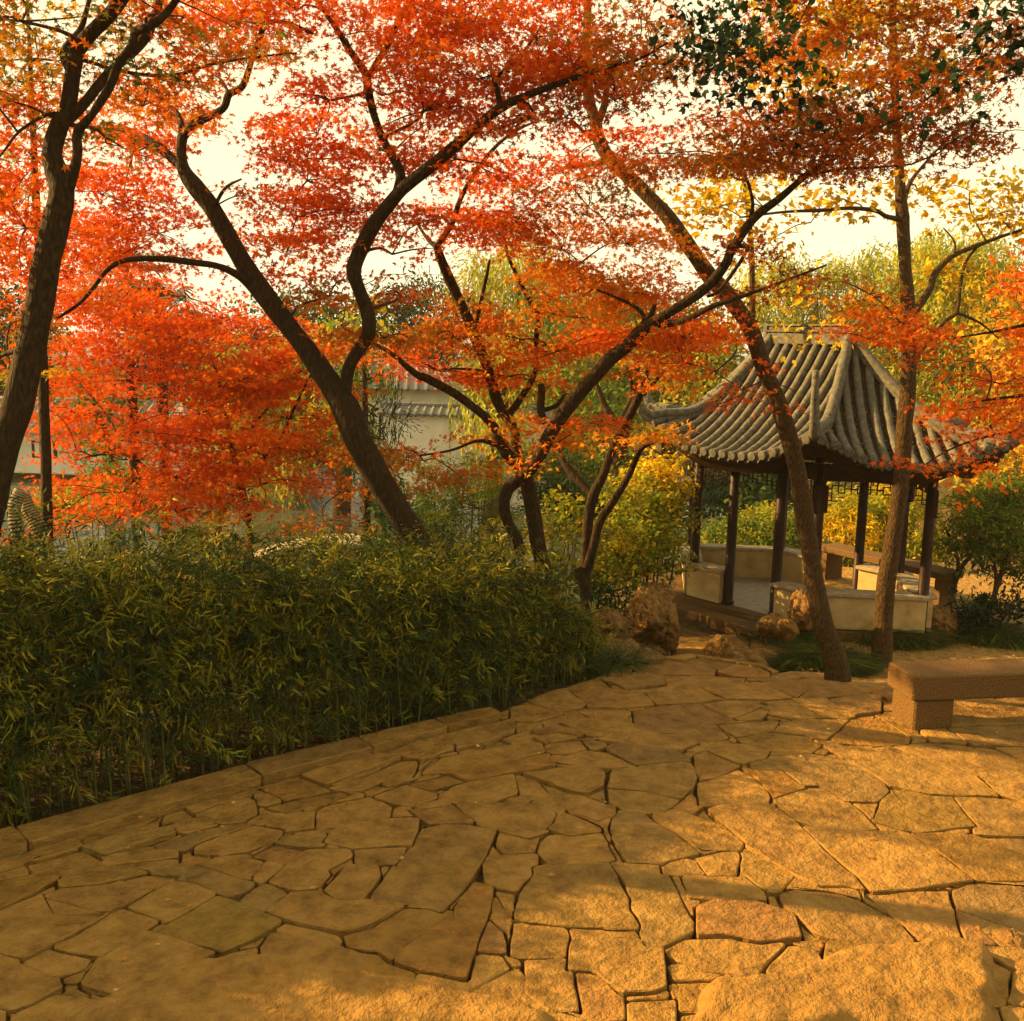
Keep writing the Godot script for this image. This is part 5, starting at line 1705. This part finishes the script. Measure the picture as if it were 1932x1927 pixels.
	crown(t, sk, [[1350, 60, 7.0, 60, 50, 0.5, 0.9, "dark"], [1320, 140, 7.0, 50, 40, 0.4, 0.8, "dark"], [1420, 40, 7.2, 90, 45, 0.5, 0.7, "green"], [1480, 160, 7.0, 70, 36, 0.4, 0.6, "dark"], [1530, 215, 7.0, 60, 26, 0.4, 0.6, "dark"], [1420, 115, 7.4, 80, 40, 0.5, 0.6, "green"], [1680, 185, 6.6, 80, 24, 0.4, 0.8, "dark"], [1760, 215, 6.6, 60, 24, 0.4, 0.6, "green"], [1890, 80, 6.4, 60, 50, 0.4, 0.9, "dark"], [1860, 190, 6.4, 50, 30, 0.4, 0.7, "dark"], [1900, 10, 6.4, 60, 36, 0.4, 0.8, "dark"], [1560, 120, 7.4, 50, 26, 0.4, 0.4, "green"]], "broad", 210.0, true, false, M.firm, "foliage", 1.2)

	# ---- upright tree with yellow leaves
	t = tree_at("tulip_tree", "upright straight tree with yellow leaves beside the pavilion", V(1664, 1225, 46, 12.0))
	sk = branching(t, [
		[V(1662, 1265, 54, 12.0), V(1664, 1225, 46, 12.0), V(1666, 1190, 42, 12.0), V(1672, 1100, 40, 12.0), V(1682, 1040, 38, 12.0), V(1694, 960, 36, 12.0), V(1702, 880, 36, 12.0), V(1708, 790, 36, 12.0), V(1716, 700, 34, 12.0), V(1714, 600, 32, 12.0), V(1708, 500, 28, 12.0), V(1703, 410, 28, 12.0), V(1698, 340, 22, 12.0), V(1692, 250, 18, 12.0), V(1688, 150, 18, 12.0), V(1685, 50, 16, 12.0), V(1684, -60, 14, 12.0)],
		[V(1700, 415, 14, 12.0), V(1672, 408, 10, 11.9), V(1650, 397, 10, 11.8), V(1600, 393, 9, 11.7), V(1545, 397, 8, 11.6), V(1480, 400, 6, 11.5), V(1400, 410, 4, 11.4)],
		[V(1712, 605, 18, 12.0), V(1735, 575, 16, 12.1), V(1755, 545, 16, 12.2), V(1765, 515, 14, 12.3), V(1800, 482, 12, 12.4), V(1840, 465, 10, 12.5), V(1885, 448, 8, 12.5), V(1940, 430, 6, 12.5)],
		[V(1702, 400, 12, 12.0), V(1715, 350, 10, 12.1), V(1740, 315, 7, 12.2), V(1780, 270, 4, 12.3)],
		[V(1718, 690, 12, 12.0), V(1780, 610, 9, 12.3), V(1805, 590, 8, 12.4), V(1812, 540, 8, 12.4), V(1822, 495, 7, 12.5), V(1845, 465, 6, 12.5)],
		[V(1805, 590, 6, 12.4), V(1850, 610, 5, 12.5), V(1885, 640, 3, 12.6)],
		[V(1420, 600, 14, 14.0), V(1418, 480, 13, 14.0), V(1412, 400, 11, 14.0), V(1402, 330, 9, 14.0), V(1400, 240, 6, 14.0)],
	], M.bark_pale, 18)
	crown(t, sk, [[1320, 400, 12.4, 90, 34, 0.6, 0.7, "yellow"], [1440, 390, 12.2, 90, 30, 0.6, 0.7, "yellow"], [1400, 340, 12.8, 100, 30, 0.6, 0.7, "yellow"], [1530, 420, 12.0, 60, 30, 0.5, 0.5, "yellow"], [1600, 380, 12.0, 60, 24, 0.5, 0.5, "yellow"], [1580, 60, 12.0, 110, 60, 0.8, 0.9, "yellow"], [1500, 120, 12.5, 110, 50, 0.8, 0.7, "yellow"], [1640, 150, 12.0, 90, 60, 0.6, 0.8, "yellow"], [1730, 360, 12.3, 70, 34, 0.5, 0.6, "yellow"], [1830, 360, 12.6, 90, 36, 0.6, 0.7, "yellow"], [1890, 400, 12.8, 80, 40, 0.6, 0.7, "yellow"], [1780, 430, 12.4, 50, 36, 0.5, 0.5, "yellow"], [1850, 520, 12.6, 80, 36, 0.6, 0.8, "yellow"], [1870, 600, 12.8, 80, 40, 0.6, 0.9, "yellow"], [1770, 130, 12.2, 100, 60, 0.6, 0.6, "yellow"], [1600, 260, 12.4, 90, 40, 0.6, 0.5, "yellow"], [1640, 575, 12.2, 70, 24, 0.5, 0.45, "yellow"], [1540, 630, 12.2, 60, 20, 0.4, 0.5, "yellow"], [1640, 660, 12.0, 30, 12, 0.2, 0.5, "yellow"], [1460, 450, 12.0, 60, 34, 0.5, 0.4, "yellow"], [1640, -40, 12.0, 260, 60, 1.2, 0.8, "yellow"], [1520, 560, 13.0, 60, 24, 0.4, 0.5, "yellow"]], "tulip", 110.0, true, false, null, "foliage", 2.2)

	# ---- maple whose boughs come in from the right
	t = tree_at("maple_tree", "maple reaching in from the right with scarlet drooping boughs", V(2240, 1280, 40, 9.2))
	sk = branching(t, [
		[V(2240, 1330, 50, 9.2), V(2220, 1100, 44, 9.2), V(2190, 900, 38, 9.1), V(2150, 760, 32, 9.0), V(2090, 660, 24, 8.9), V(2030, 620, 16, 8.8), V(1960, 610, 10, 8.8), V(1880, 625, 6, 8.7), V(1790, 640, 4, 8.7)],
		[V(2160, 790, 20, 9.0), V(2060, 760, 14, 8.8), V(1970, 745, 10, 8.7), V(1900, 750, 7, 8.6), V(1830, 760, 4, 8.5)],
		[V(2180, 860, 18, 9.1), V(2060, 830, 12, 8.9), V(1960, 815, 9, 8.7), V(1880, 820, 6, 8.6), V(1800, 845, 4, 8.5), V(1740, 880, 3, 8.5)],
	], M.bark, 12)
	crown(t, sk, [[1850, 685, 8.6, 110, 16, 0.5, 1.2, "scarlet"], [1890, 725, 8.6, 100, 18, 0.5, 1.2, "scarlet"], [1830, 760, 8.4, 80, 16, 0.4, 1.2, "scarlet"], [1890, 790, 8.4, 100, 18, 0.5, 1.3, "scarlet"], [1840, 825, 8.4, 80, 14, 0.4, 1.1, "scarlet"], [1740, 885, 8.4, 40, 16, 0.25, 0.9, "scarlet"], [1790, 870, 8.4, 50, 12, 0.3, 0.8, "scarlet"], [1700, 610, 8.8, 90, 18, 0.5, 1.3, "scarlet"], [1760, 640, 8.8, 60, 16, 0.4, 1.1, "scarlet"], [1650, 560, 8.8, 80, 12, 0.4, 0.8, "orange"], [1600, 535, 9.0, 70, 12, 0.4, 0.6, "rust"], [1990, 700, 8.8, 110, 80, 0.6, 1.0, "scarlet"], [2060, 560, 9.0, 140, 100, 0.7, 0.9, "scarlet"], [1640, 640, 8.8, 60, 14, 0.3, 0.8, "scarlet"], [1920, 545, 9.2, 30, 14, 0.3, 0.7, "red"]])

func make_background() -> void:
	rng.seed = 3
	make_far_wall()
	house("waterside_house", "cream house with grey tile roof behind the white wall", Vector3(-3.6, -1.0, -34.0), Vector3(3.4, 2.6, 3.0), 0.7, M.whitewash, 0.1)
	house("waterside_gallery", "low grey roofed gallery on the left bank of the pond", Vector3(-14.5, -1.4, -34.0), Vector3(9.0, 1.4, 3.0), 0.8, M.whitewash, -0.05)
	house("lakeside_hall", "pale hall with grey roof on the far right bank", Vector3(17.5, -1.2, -42.0), Vector3(9.0, 2.4, 4.0), 1.0, M.plaster, -0.2)
	make_bridge()
	palm("fan palm with the higher crown, seen through red leaves", 240, 525, 16.0, 0.75)
	palm("lower fan palm with drooping fronds, right of its taller twin", 300, 590, 15.5, 0.75)
	# dark straight trunk at the left
	var t := tree_at("slender_tree", "slender tree with straight dark trunk rising behind the hedge", V(90, 1090, 24, 9.4))
	var sk := branching(t, [[V(90, 1150, 26, 9.4), V(90, 1010, 24, 9.4), V(86, 860, 23, 9.4), V(82, 740, 22, 9.4), V(76, 560, 19, 9.4), V(68, 380, 16, 9.4), V(60, 200, 12, 9.4), V(54, 60, 8, 9.4), V(50, -40, 5, 9.4)]], M.bark, 12)
	crown(t, sk, [[30, 600, 10.0, 70, 40, 0.5, 0.9, "olive"], [130, 520, 10.2, 70, 30, 0.4, 0.5, "olive"], [90, 320, 10.0, 80, 40, 0.5, 0.4, "olive"]], "droop", 40.0, true, false)
	# drooping cedar in the middle distance
	t = tree_at("weeping_cedar", "dark drooping cedar with thin trunk behind the forked maple", V(692, 1100, 24, 14.0))
	sk = branching(t, [[V(694, 1110, 24, 14.0), V(692, 1000, 20, 14.0), V(690, 880, 18, 14.0), V(688, 760, 14, 14.0), V(686, 640, 9, 14.0), V(684, 540, 5, 14.0)]], M.bark, 10)
	crown(t, sk, [[700, 640, 14.0, 50, 40, 0.5, 0.8, "olive"], [690, 720, 14.0, 70, 36, 0.5, 1.0, "green"], [700, 780, 14.0, 75, 36, 0.5, 1.2, "dark"], [690, 830, 14.0, 70, 34, 0.5, 1.2, "dark"], [720, 880, 14.0, 50, 26, 0.4, 0.9, "green"], [770, 520, 14.0, 80, 30, 0.5, 0.5, "olive"], [650, 880, 14.0, 40, 24, 0.4, 0.7, "dark"]], "droop", 40.0, true, false)
	# unseen trees behind the viewer, placed to shade the hedge front and trunks
	for k in 6:
		var bt := thing("unseen_tree", ["unseen round green tree behind the viewer, far left", "unseen tall green tree behind the viewer, left", "unseen broad green tree behind the viewer, middle left", "unseen dark green tree behind the viewer, middle right", "unseen tall green tree behind the viewer, right", "unseen round green tree behind the viewer, far right"][k], "tree", Vector3(-10.0 + 4.2 * k, -0.1, 5.5 + 1.5 * sin(k * 2.1)), "unseen trees shading the terrace from behind")
		var bs2 := begin()
		var bc := curve([Vector3(0, -0.2, 0), Vector3(0.1, 2.2, 0), Vector3(0.2, 5.0, 0.2)], [0.2, 0.15, 0.05], 5)
		tube(bs2, bc[0], bc[1], 9, 0.1)
		obj("trunk", done(bs2), M.bark, bt)
		var bw := []
		var btint := []
		for i in 420:
			var a := rnd(0, TAU)
			var r := sqrt(rng.randf())
			bw.append(Transform3D(turned(rnd(0, TAU), rnd(0, 1.2), rnd(0, TAU)), Vector3(cos(a) * r * 2.4, 3.4 + rnd(-1, 1) * 2.6 * sqrt(1.0 - r * r * 0.8), sin(a) * r * 2.0)))
			btint.append(pick("green"))
		scatter("foliage", SPRAYS.far[0], M.firm, bw, btint, bt)
	rope_trunk("rope wrapped trunk, the nearer and left of the pair at left edge", [V(55, 1080, 20, 9.0), V(34, 1010, 20, 9.0), V(28, 960, 20, 9.0), V(40, 925, 18, 9.0)])
	rope_trunk("rope wrapped trunk, the right one of the pair at left edge", [V(100, 1090, 24, 9.3), V(78, 1010, 24, 9.3), V(56, 965, 22, 9.3), V(40, 930, 20, 9.3)])
	t = tree_at("pale_tree", "pale barked tree beyond the small bare stemmed maple", V(1165, 960, 40, 16.0))
	sk = branching(t, [[V(1168, 980, 46, 16.0), V(1166, 900, 36, 16.0), V(1172, 850, 32, 16.0), V(1176, 810, 30, 16.0), V(1192, 760, 22, 16.0), V(1200, 700, 16, 16.0), V(1210, 620, 9, 16.0)], [V(1172, 812, 24, 16.0), V(1152, 785, 18, 16.0), V(1135, 750, 14, 16.0), V(1118, 700, 8, 16.0)]], M.bark_pale, 12)
	crown(t, sk, [[1210, 640, 16.0, 70, 40, 0.8, 0.6, "lime"], [1130, 690, 16.0, 60, 36, 0.7, 0.5, "mid"], [1260, 700, 16.0, 50, 30, 0.6, 0.6, "lime"]], "ovate", 150.0, true, false)
	# shrubs and clumps
	shrub("bamboo_clump", "green feathery bamboo clump behind the middle maple", "bamboo", [[870, 900, 12.5, 90, 50, 0.7, 0.9, "mid"], [900, 960, 12.2, 90, 50, 0.6, 0.9, "mid"], [830, 980, 12.0, 80, 50, 0.6, 0.8, "green"], [910, 1030, 11.5, 90, 50, 0.6, 1.0, "straw"], [830, 1060, 11.0, 60, 40, 0.5, 0.8, "straw"], [940, 1090, 11.0, 70, 50, 0.5, 0.9, "straw"]], "bamboo", [], 520.0)
	shrub("wintersweet_shrub", "yellowing shrub with oval leaves left of the pavilion", "shrub", [[1230, 980, 13.6, 70, 60, 0.8, 1.0, "lime"], [1170, 1000, 13.0, 70, 60, 0.7, 1.0, "lime"], [1250, 900, 14.0, 60, 50, 0.6, 0.9, "yellow"], [1160, 1060, 12.8, 70, 45, 0.6, 0.7, "lime"], [1060, 1000, 12.6, 70, 70, 0.6, 0.8, "lime"], [1240, 1050, 13.6, 60, 40, 0.5, 0.5, "lime"], [1210, 930, 13.6, 70, 40, 0.6, 0.8, "lime"], [1060, 1090, 12.4, 60, 40, 0.5, 0.6, "mid"]], "ovate", [], 380.0)
	shrub("bank_shrub", "dense grey green shrub on the bank between two maples", "shrub", [[1060, 890, 16.0, 70, 50, 0.9, 1.0, "green"], [1010, 860, 17.0, 50, 40, 0.9, 0.9, "mid"], [1100, 960, 15.0, 50, 40, 0.8, 1.0, "green"], [1030, 950, 15.0, 50, 40, 0.8, 1.0, "dark"], [1150, 880, 16.5, 60, 40, 0.9, 0.8, "mid"]], "lance", [], 280.0)
	shrub("waterside_shrub", "dark shrub by the pond between bridge and bamboo clump", "shrub", [[760, 950, 14.0, 50, 40, 0.7, 1.0, "green"], [720, 930, 15.0, 40, 40, 0.6, 0.9, "dark"], [790, 1020, 12.5, 50, 40, 0.6, 1.0, "green"], [730, 1010, 13.0, 40, 30, 0.5, 0.8, "green"]], "lance", [], 330.0)
	shrub("ground_cover_plant", "low leafy plants on the soil left of the rockery", "plant", [[1140, 1120, 12.3, 50, 22, 0.5, 1.0, "green"], [1190, 1085, 13.2, 60, 18, 0.6, 1.0, "mid"], [1110, 1160, 11.8, 40, 22, 0.4, 0.9, "green"], [1255, 1080, 13.6, 30, 14, 0.4, 0.8, "mid"]], "lance", [], 380.0)
	shrub("clipped_shrub", "bright green shrub behind the pavilion doorway", "shrub", [[1400, 1010, 19.0, 70, 36, 1.0, 1.1, "mid"], [1360, 1030, 19.0, 50, 26, 0.8, 1.0, "lime"], [1450, 990, 19.5, 60, 40, 0.9, 1.0, "lime"], [1500, 1010, 18.5, 50, 40, 0.8, 0.9, "mid"]], "ovate", [], 300.0)
	shrub("yellow_shrub", "yellow leaved shrub seen between the pavilion columns", "shrub", [[1600, 1000, 18.5, 60, 50, 0.9, 1.1, "yellow"], [1580, 950, 19.0, 50, 36, 0.8, 1.0, "lime"], [1660, 970, 18.5, 60, 50, 0.8, 1.0, "lime"], [1720, 1020, 18.0, 60, 50, 0.8, 1.0, "lime"], [1650, 1050, 18.0, 70, 36, 0.8, 1.0, "mid"], [1690, 920, 19.0, 60, 36, 0.8, 0.9, "yellow"]], "lance", [], 280.0)
	shrub("dark_shrub", "dark round shrub beyond the pavilion's left columns", "shrub", [[1420, 940, 24.0, 50, 26, 1.2, 1.0, "green"], [1360, 930, 25.0, 50, 40, 1.2, 0.9, "dark"], [1450, 920, 25.0, 40, 24, 1.0, 0.9, "green"]], "far", [], 40.0)
	shrub("camphor_bush", "broad green bush with pale forking stems at the right", "bush", [[1860, 970, 14.6, 80, 50, 0.9, 0.8, "mid"], [1800, 960, 15.0, 60, 40, 0.7, 0.8, "lime"], [1910, 1020, 14.2, 60, 50, 0.7, 0.7, "mid"], [1850, 1040, 14.4, 70, 36, 0.6, 0.6, "mid"], [1790, 1030, 15.0, 40, 36, 0.5, 0.6, "lime"], [1940, 930, 14.4, 60, 50, 0.7, 0.8, "mid"], [1920, 1090, 14.0, 50, 36, 0.5, 0.6, "green"]], "lance", [
		[V(1795, 1125, 12, 14.6), V(1812, 1075, 10, 14.6), V(1838, 1040, 8, 14.6), V(1860, 1000, 5, 14.6)], [V(1797, 1120, 10, 14.5), V(1808, 1070, 8, 14.6), V(1800, 1030, 6, 14.7), V(1780, 990, 4, 14.8)], [V(1868, 1150, 12, 14.0), V(1890, 1080, 10, 14.0), V(1905, 1040, 7, 14.0)], [V(1870, 1145, 9, 14.0), V(1880, 1090, 8, 14.0), V(1868, 1030, 5, 14.1)]], 330.0, M.leaf, "", M.bark_pale)
	shrub("round_shrub", "small dark round shrub beside the stone slab bench", "shrub", [[1818, 1140, 13.3, 34, 34, 0.35, 1.4, "dark"], [1860, 1150, 13.3, 30, 24, 0.3, 1.1, "dark"], [1910, 1140, 13.2, 40, 24, 0.35, 1.0, "dark"]], "lance", [], 330.0, M.firm)
	shrub("lakeside_shrub", "yellow green shrub on the left bank past the straight trunk", "shrub", [[160, 940, 16.0, 80, 36, 0.8, 1.0, "lime"], [230, 900, 17.0, 70, 30, 0.8, 0.8, "mid"], [100, 960, 15.0, 50, 30, 0.6, 0.9, "lime"]], "ovate", [], 260.0)
	# trees on the far bank
	var far := [
		["yellow green willow hanging behind the middle of the scene", 975, 470, 780, 38.0, 90, "willow", "willow"], ["pale willow right of the yellow one, behind the orange sprays", 1110, 520, 800, 40.0, 110, "willow", "willow"],
		["green tree beyond the left end of the pavilion roof", 1270, 560, 800, 36.0, 100, "mid", "far"], ["yellowing tree just left of the pavilion roof", 1340, 600, 830, 34.0, 80, "lime", "far"],
		["tall pale willow behind the pavilion ridge", 1540, 500, 860, 40.0, 110, "willow", "willow"], ["green willow behind the upright tree", 1690, 470, 880, 38.0, 110, "willow", "willow"], ["yellow green willow at the far right", 1850, 440, 900, 36.0, 120, "willow", "willow"], ["golden tree at the right edge beyond the bush", 1960, 560, 930, 30.0, 100, "gold", "far"],
		["dark evergreen beyond the pond at left", 30, 560, 850, 40.0, 90, "dark", "far"], ["dark evergreen behind the scarlet maple", 330, 600, 880, 40.0, 120, "dark", "far"], ["dark green tree left of the white wall", 560, 560, 860, 38.0, 110, "green", "far"], ["bluish dark tree above the white wall", 800, 540, 760, 42.0, 100, "dark", "droopfar"],
		["yellow green tree filling the gap left of the pavilion roof", 1150, 690, 860, 27.0, 70, "mid", "far"],
		["olive tree in front of the left bank's gallery", 200, 700, 860, 26.0, 80, "mid", "far"], ["yellowing tree between the dark evergreens and the white wall", 640, 600, 830, 27.0, 60, "lime", "far"], ["pale green willow over the white wall's right end", 930, 600, 830, 25.0, 60, "willow", "willow"], ["soft green willow left of the white wall", 480, 640, 900, 30.0, 80, "willow", "willow"],
		["dark tree low behind the pavilion", 1440, 690, 930, 42.0, 110, "green", "far"], ["green tree at the left edge of the far bank", -80, 540, 860, 40.0, 100, "mid", "far"], ["olive tree between white wall and pavilion", 1060, 640, 840, 32.0, 70, "mid", "far"], ["low golden tree under the right eave", 1850, 830, 960, 26.0, 70, "gold", "far"],
	]
	for f in far:
		far_tree(f[0], f[1], f[2], f[3], f[4], f[5], f[6], "far" if f[7] == "droopfar" else f[7])

func make_details() -> void:
	rng.seed = 8
	# near bench: its near end, then along its length to the right
	var e0 := on_plane(1715, 1378, 0.0)
	var dir := Vector3(0.985, 0, -0.17).normalized()
	var w := 0.40
	var len := 2.1
	var side := dir.cross(Vector3.UP)     # towards the camera
	stone_bench("stone_bench", "low granite bench on block legs at the terrace edge", e0 + dir * len * 0.5 - side * w * 0.5 * 0.9, dir, len, w, 0.44, 0.20, [-len * 0.5 + 0.21, len * 0.5 - 0.21], 0.34)
	# slab bench behind the pavilion
	var a := at(1560, 1052, 16.6)
	var b := at(1800, 1096, 14.6)
	var d2 := (b - a)
	d2.y = 0
	stone_bench("slab_bench", "long stone slab on upright slabs behind the pavilion", Vector3((a.x + b.x) * 0.5, -0.58, (a.z + b.z) * 0.5), d2.normalized(), d2.length(), 0.42, 0.52, 0.10, [-d2.length() * 0.5 + 0.12, 0.0, d2.length() * 0.5 - 0.12], 0.12)
	# rocks
	for r in [
		[1222, 1150, 11.6, 34, 48, 0.28, "tall pitted rock standing left of the path", 0.8], [1258, 1170, 11.9, 26, 36, 0.24, "rough brown rock nearest the pavilion's left wall", 0.7], [1222, 1212, 10.9, 40, 36, 0.30, "dark humped rock in front of the rockery", 0.8], [1246, 1118, 12.3, 36, 18, 0.3, "flat topped rock at the back of the rockery", 0.7], [1262, 1205, 11.2, 22, 40, 0.2, "upright dark rock bordering the path", 0.7],
		[1152, 1172, 11.2, 34, 22, 0.26, "low orange pitted rock left of the rockery", 0.8], [1165, 1222, 10.0, 44, 14, 0.28, "flat ledge stone by the bamboo's end", 0.4], [1222, 1232, 9.95, 30, 14, 0.18, "pale block stone at the terrace corner", 0.4], [1190, 1240, 9.9, 22, 14, 0.15, "small brown block beside the pale one", 0.4],
		[1366, 1226, 10.9, 34, 28, 0.2, "slanted slab rock right of the path", 0.4], [1400, 1228, 10.4, 36, 9, 0.2, "thin flat stone on the stacked stones", 0.3], [1424, 1244, 10.1, 26, 12, 0.16, "orange block stone right of the path's end", 0.3], [1396, 1248, 10.1, 26, 10, 0.18, "broken flat stone left of the orange block", 0.3],
		[1455, 1170, 11.9, 28, 18, 0.2, "rounded orange rock by the pavilion step", 0.6], [1487, 1178, 11.7, 22, 13, 0.18, "small pale rock right of the rounded one", 0.5], [1518, 1145, 12.1, 30, 30, 0.22, "dark wedge rock leaning on the pavilion wall", 0.5], [1638, 1168, 12.2, 22, 30, 0.18, "split rock left of the upright tree", 0.5], [1768, 1175, 12.1, 34, 34, 0.26, "craggy upright rock at the pavilion's right corner", 0.7],
		[1912, 1190, 12.2, 40, 14, 0.4, "long low boulder at the right edge", 0.5], [1840, 1172, 13.0, 40, 8, 0.4, "flat half buried rock near the dark shrub", 0.4], [1912, 1782, 4.9, 26, 24, 0.1, "rough rock at the lower right corner", 0.6], [1945, 1830, 4.7, 24, 26, 0.1, "second rock cut by the right frame edge", 0.6], [1398, 1275, 9.5, 52, 7, 0.25, "thin slab lying at the terrace's far edge", 0.25], [1520, 1285, 9.3, 18, 6, 0.1, "small flat stone before the grass clump", 0.3]
		]:
		rock(r[0], r[1], r[2], r[3], r[4], r[5], int(r[0]) % 97 + int(r[1]) % 31, r[6], r[7])
	grass_clump("dark grass clump at the foot of the leaning tree", 1555, 1260, -0.15, 0.50, 0.30, 330)
	grass_clump("dark grass mound left of the leaning tree", 1480, 1205, -0.45, 0.42, 0.30, 300)
	grass_clump("dark grass mound round the upright tree", 1690, 1210, -0.4, 0.55, 0.26, 330)
	grass_clump("dark grass clump right of the craggy rock", 1880, 1210, -0.4, 0.5, 0.22, 220)
	grass_clump("small grass tuft beside the kerb's far end", 1150, 1268, -0.05, 0.25, 0.12, 60)
	# fallen leaves
	var st := begin()
	leaf_star(st, Transform3D(), 0.026, Color(1, 1, 1))
	var star := done(st)
	var where := []
	var tint := []
	for i in 1100:
		var p := Vector3(rnd(-4, 7), 0.022, rnd(-9.5, -4.0))
		if i % 2 == 0:
			p = Vector3(rnd(2.4, 6.5), 0, rnd(-12.6, -9.6))
			p.y = ground_y(p.x, p.z) + 0.02
		elif outside(Vector2(p.x, p.z)) > -0.05 or (rng.randf() < 0.75 and outside(Vector2(p.x, p.z)) < -0.6):
			continue
		where.append(Transform3D(turned(rnd(0, TAU), rnd(0, 0.4), rnd(0, TAU)).scaled(Vector3.ONE * rnd(0.7, 1.2)), p))
		tint.append(pick("fallen"))
	scatter("fallen_leaves", star, M.dry, where, tint)
	# leaves caught between the roof tiles
	where = []
	tint = []
	var pn: Node3D = get_node("pavilion")
	var ev := [Vector2(-PL - 0.33, -PW - 0.60), Vector2(PL + 0.30, -PW - 0.60), Vector2(PL + PP + 0.86, 0), Vector2(PL + 0.30, PW + 0.60), Vector2(-PL - 0.33, PW + 0.60), Vector2(-PL - PP - 0.86, 0)]
	for i in 900:
		var f := rng.randi() % 2
		var p0: Vector2 = ev[f]
		var p1: Vector2 = ev[f + 1]
		var dirp := (p1 - p0).normalized()
		var elen := p0.distance_to(p1)
		var rows := int(elen / 0.15)
		var sp := (1 + rng.randi() % (rows - 1)) * elen / rows + rnd(-0.02, 0.02)
		var inn := Vector2(-dirp.y, dirp.x)
		if inn.dot(-p0) < 0:
			inn = -inn
		var qmax := inn.dot((Vector2(RIDGE, 0) if f == 1 else Vector2(0, 0)) - p0)
		var q := qmax * pow(rng.randf(), 1.5) * 0.7
		var p := p0 + dirp * sp + inn * q
		if f == 0 and (p.x > 0.6 + 0.7 * (1.0 - q / qmax) - 0.1 or p.x < -0.6 - 0.7 * (1.0 - q / qmax)):
			continue
		where.append(Transform3D(turned(rnd(0, TAU), rnd(0, 0.7), rnd(0, TAU)).scaled(Vector3.ONE * rnd(0.6, 1.0)), pn.position + pv(p.x, p.y, roof_y(p, q / qmax, ev) + 0.02)))
		tint.append(pick("fallen"))
	scatter("roof_leaf_litter", star, M.dry, where, tint)
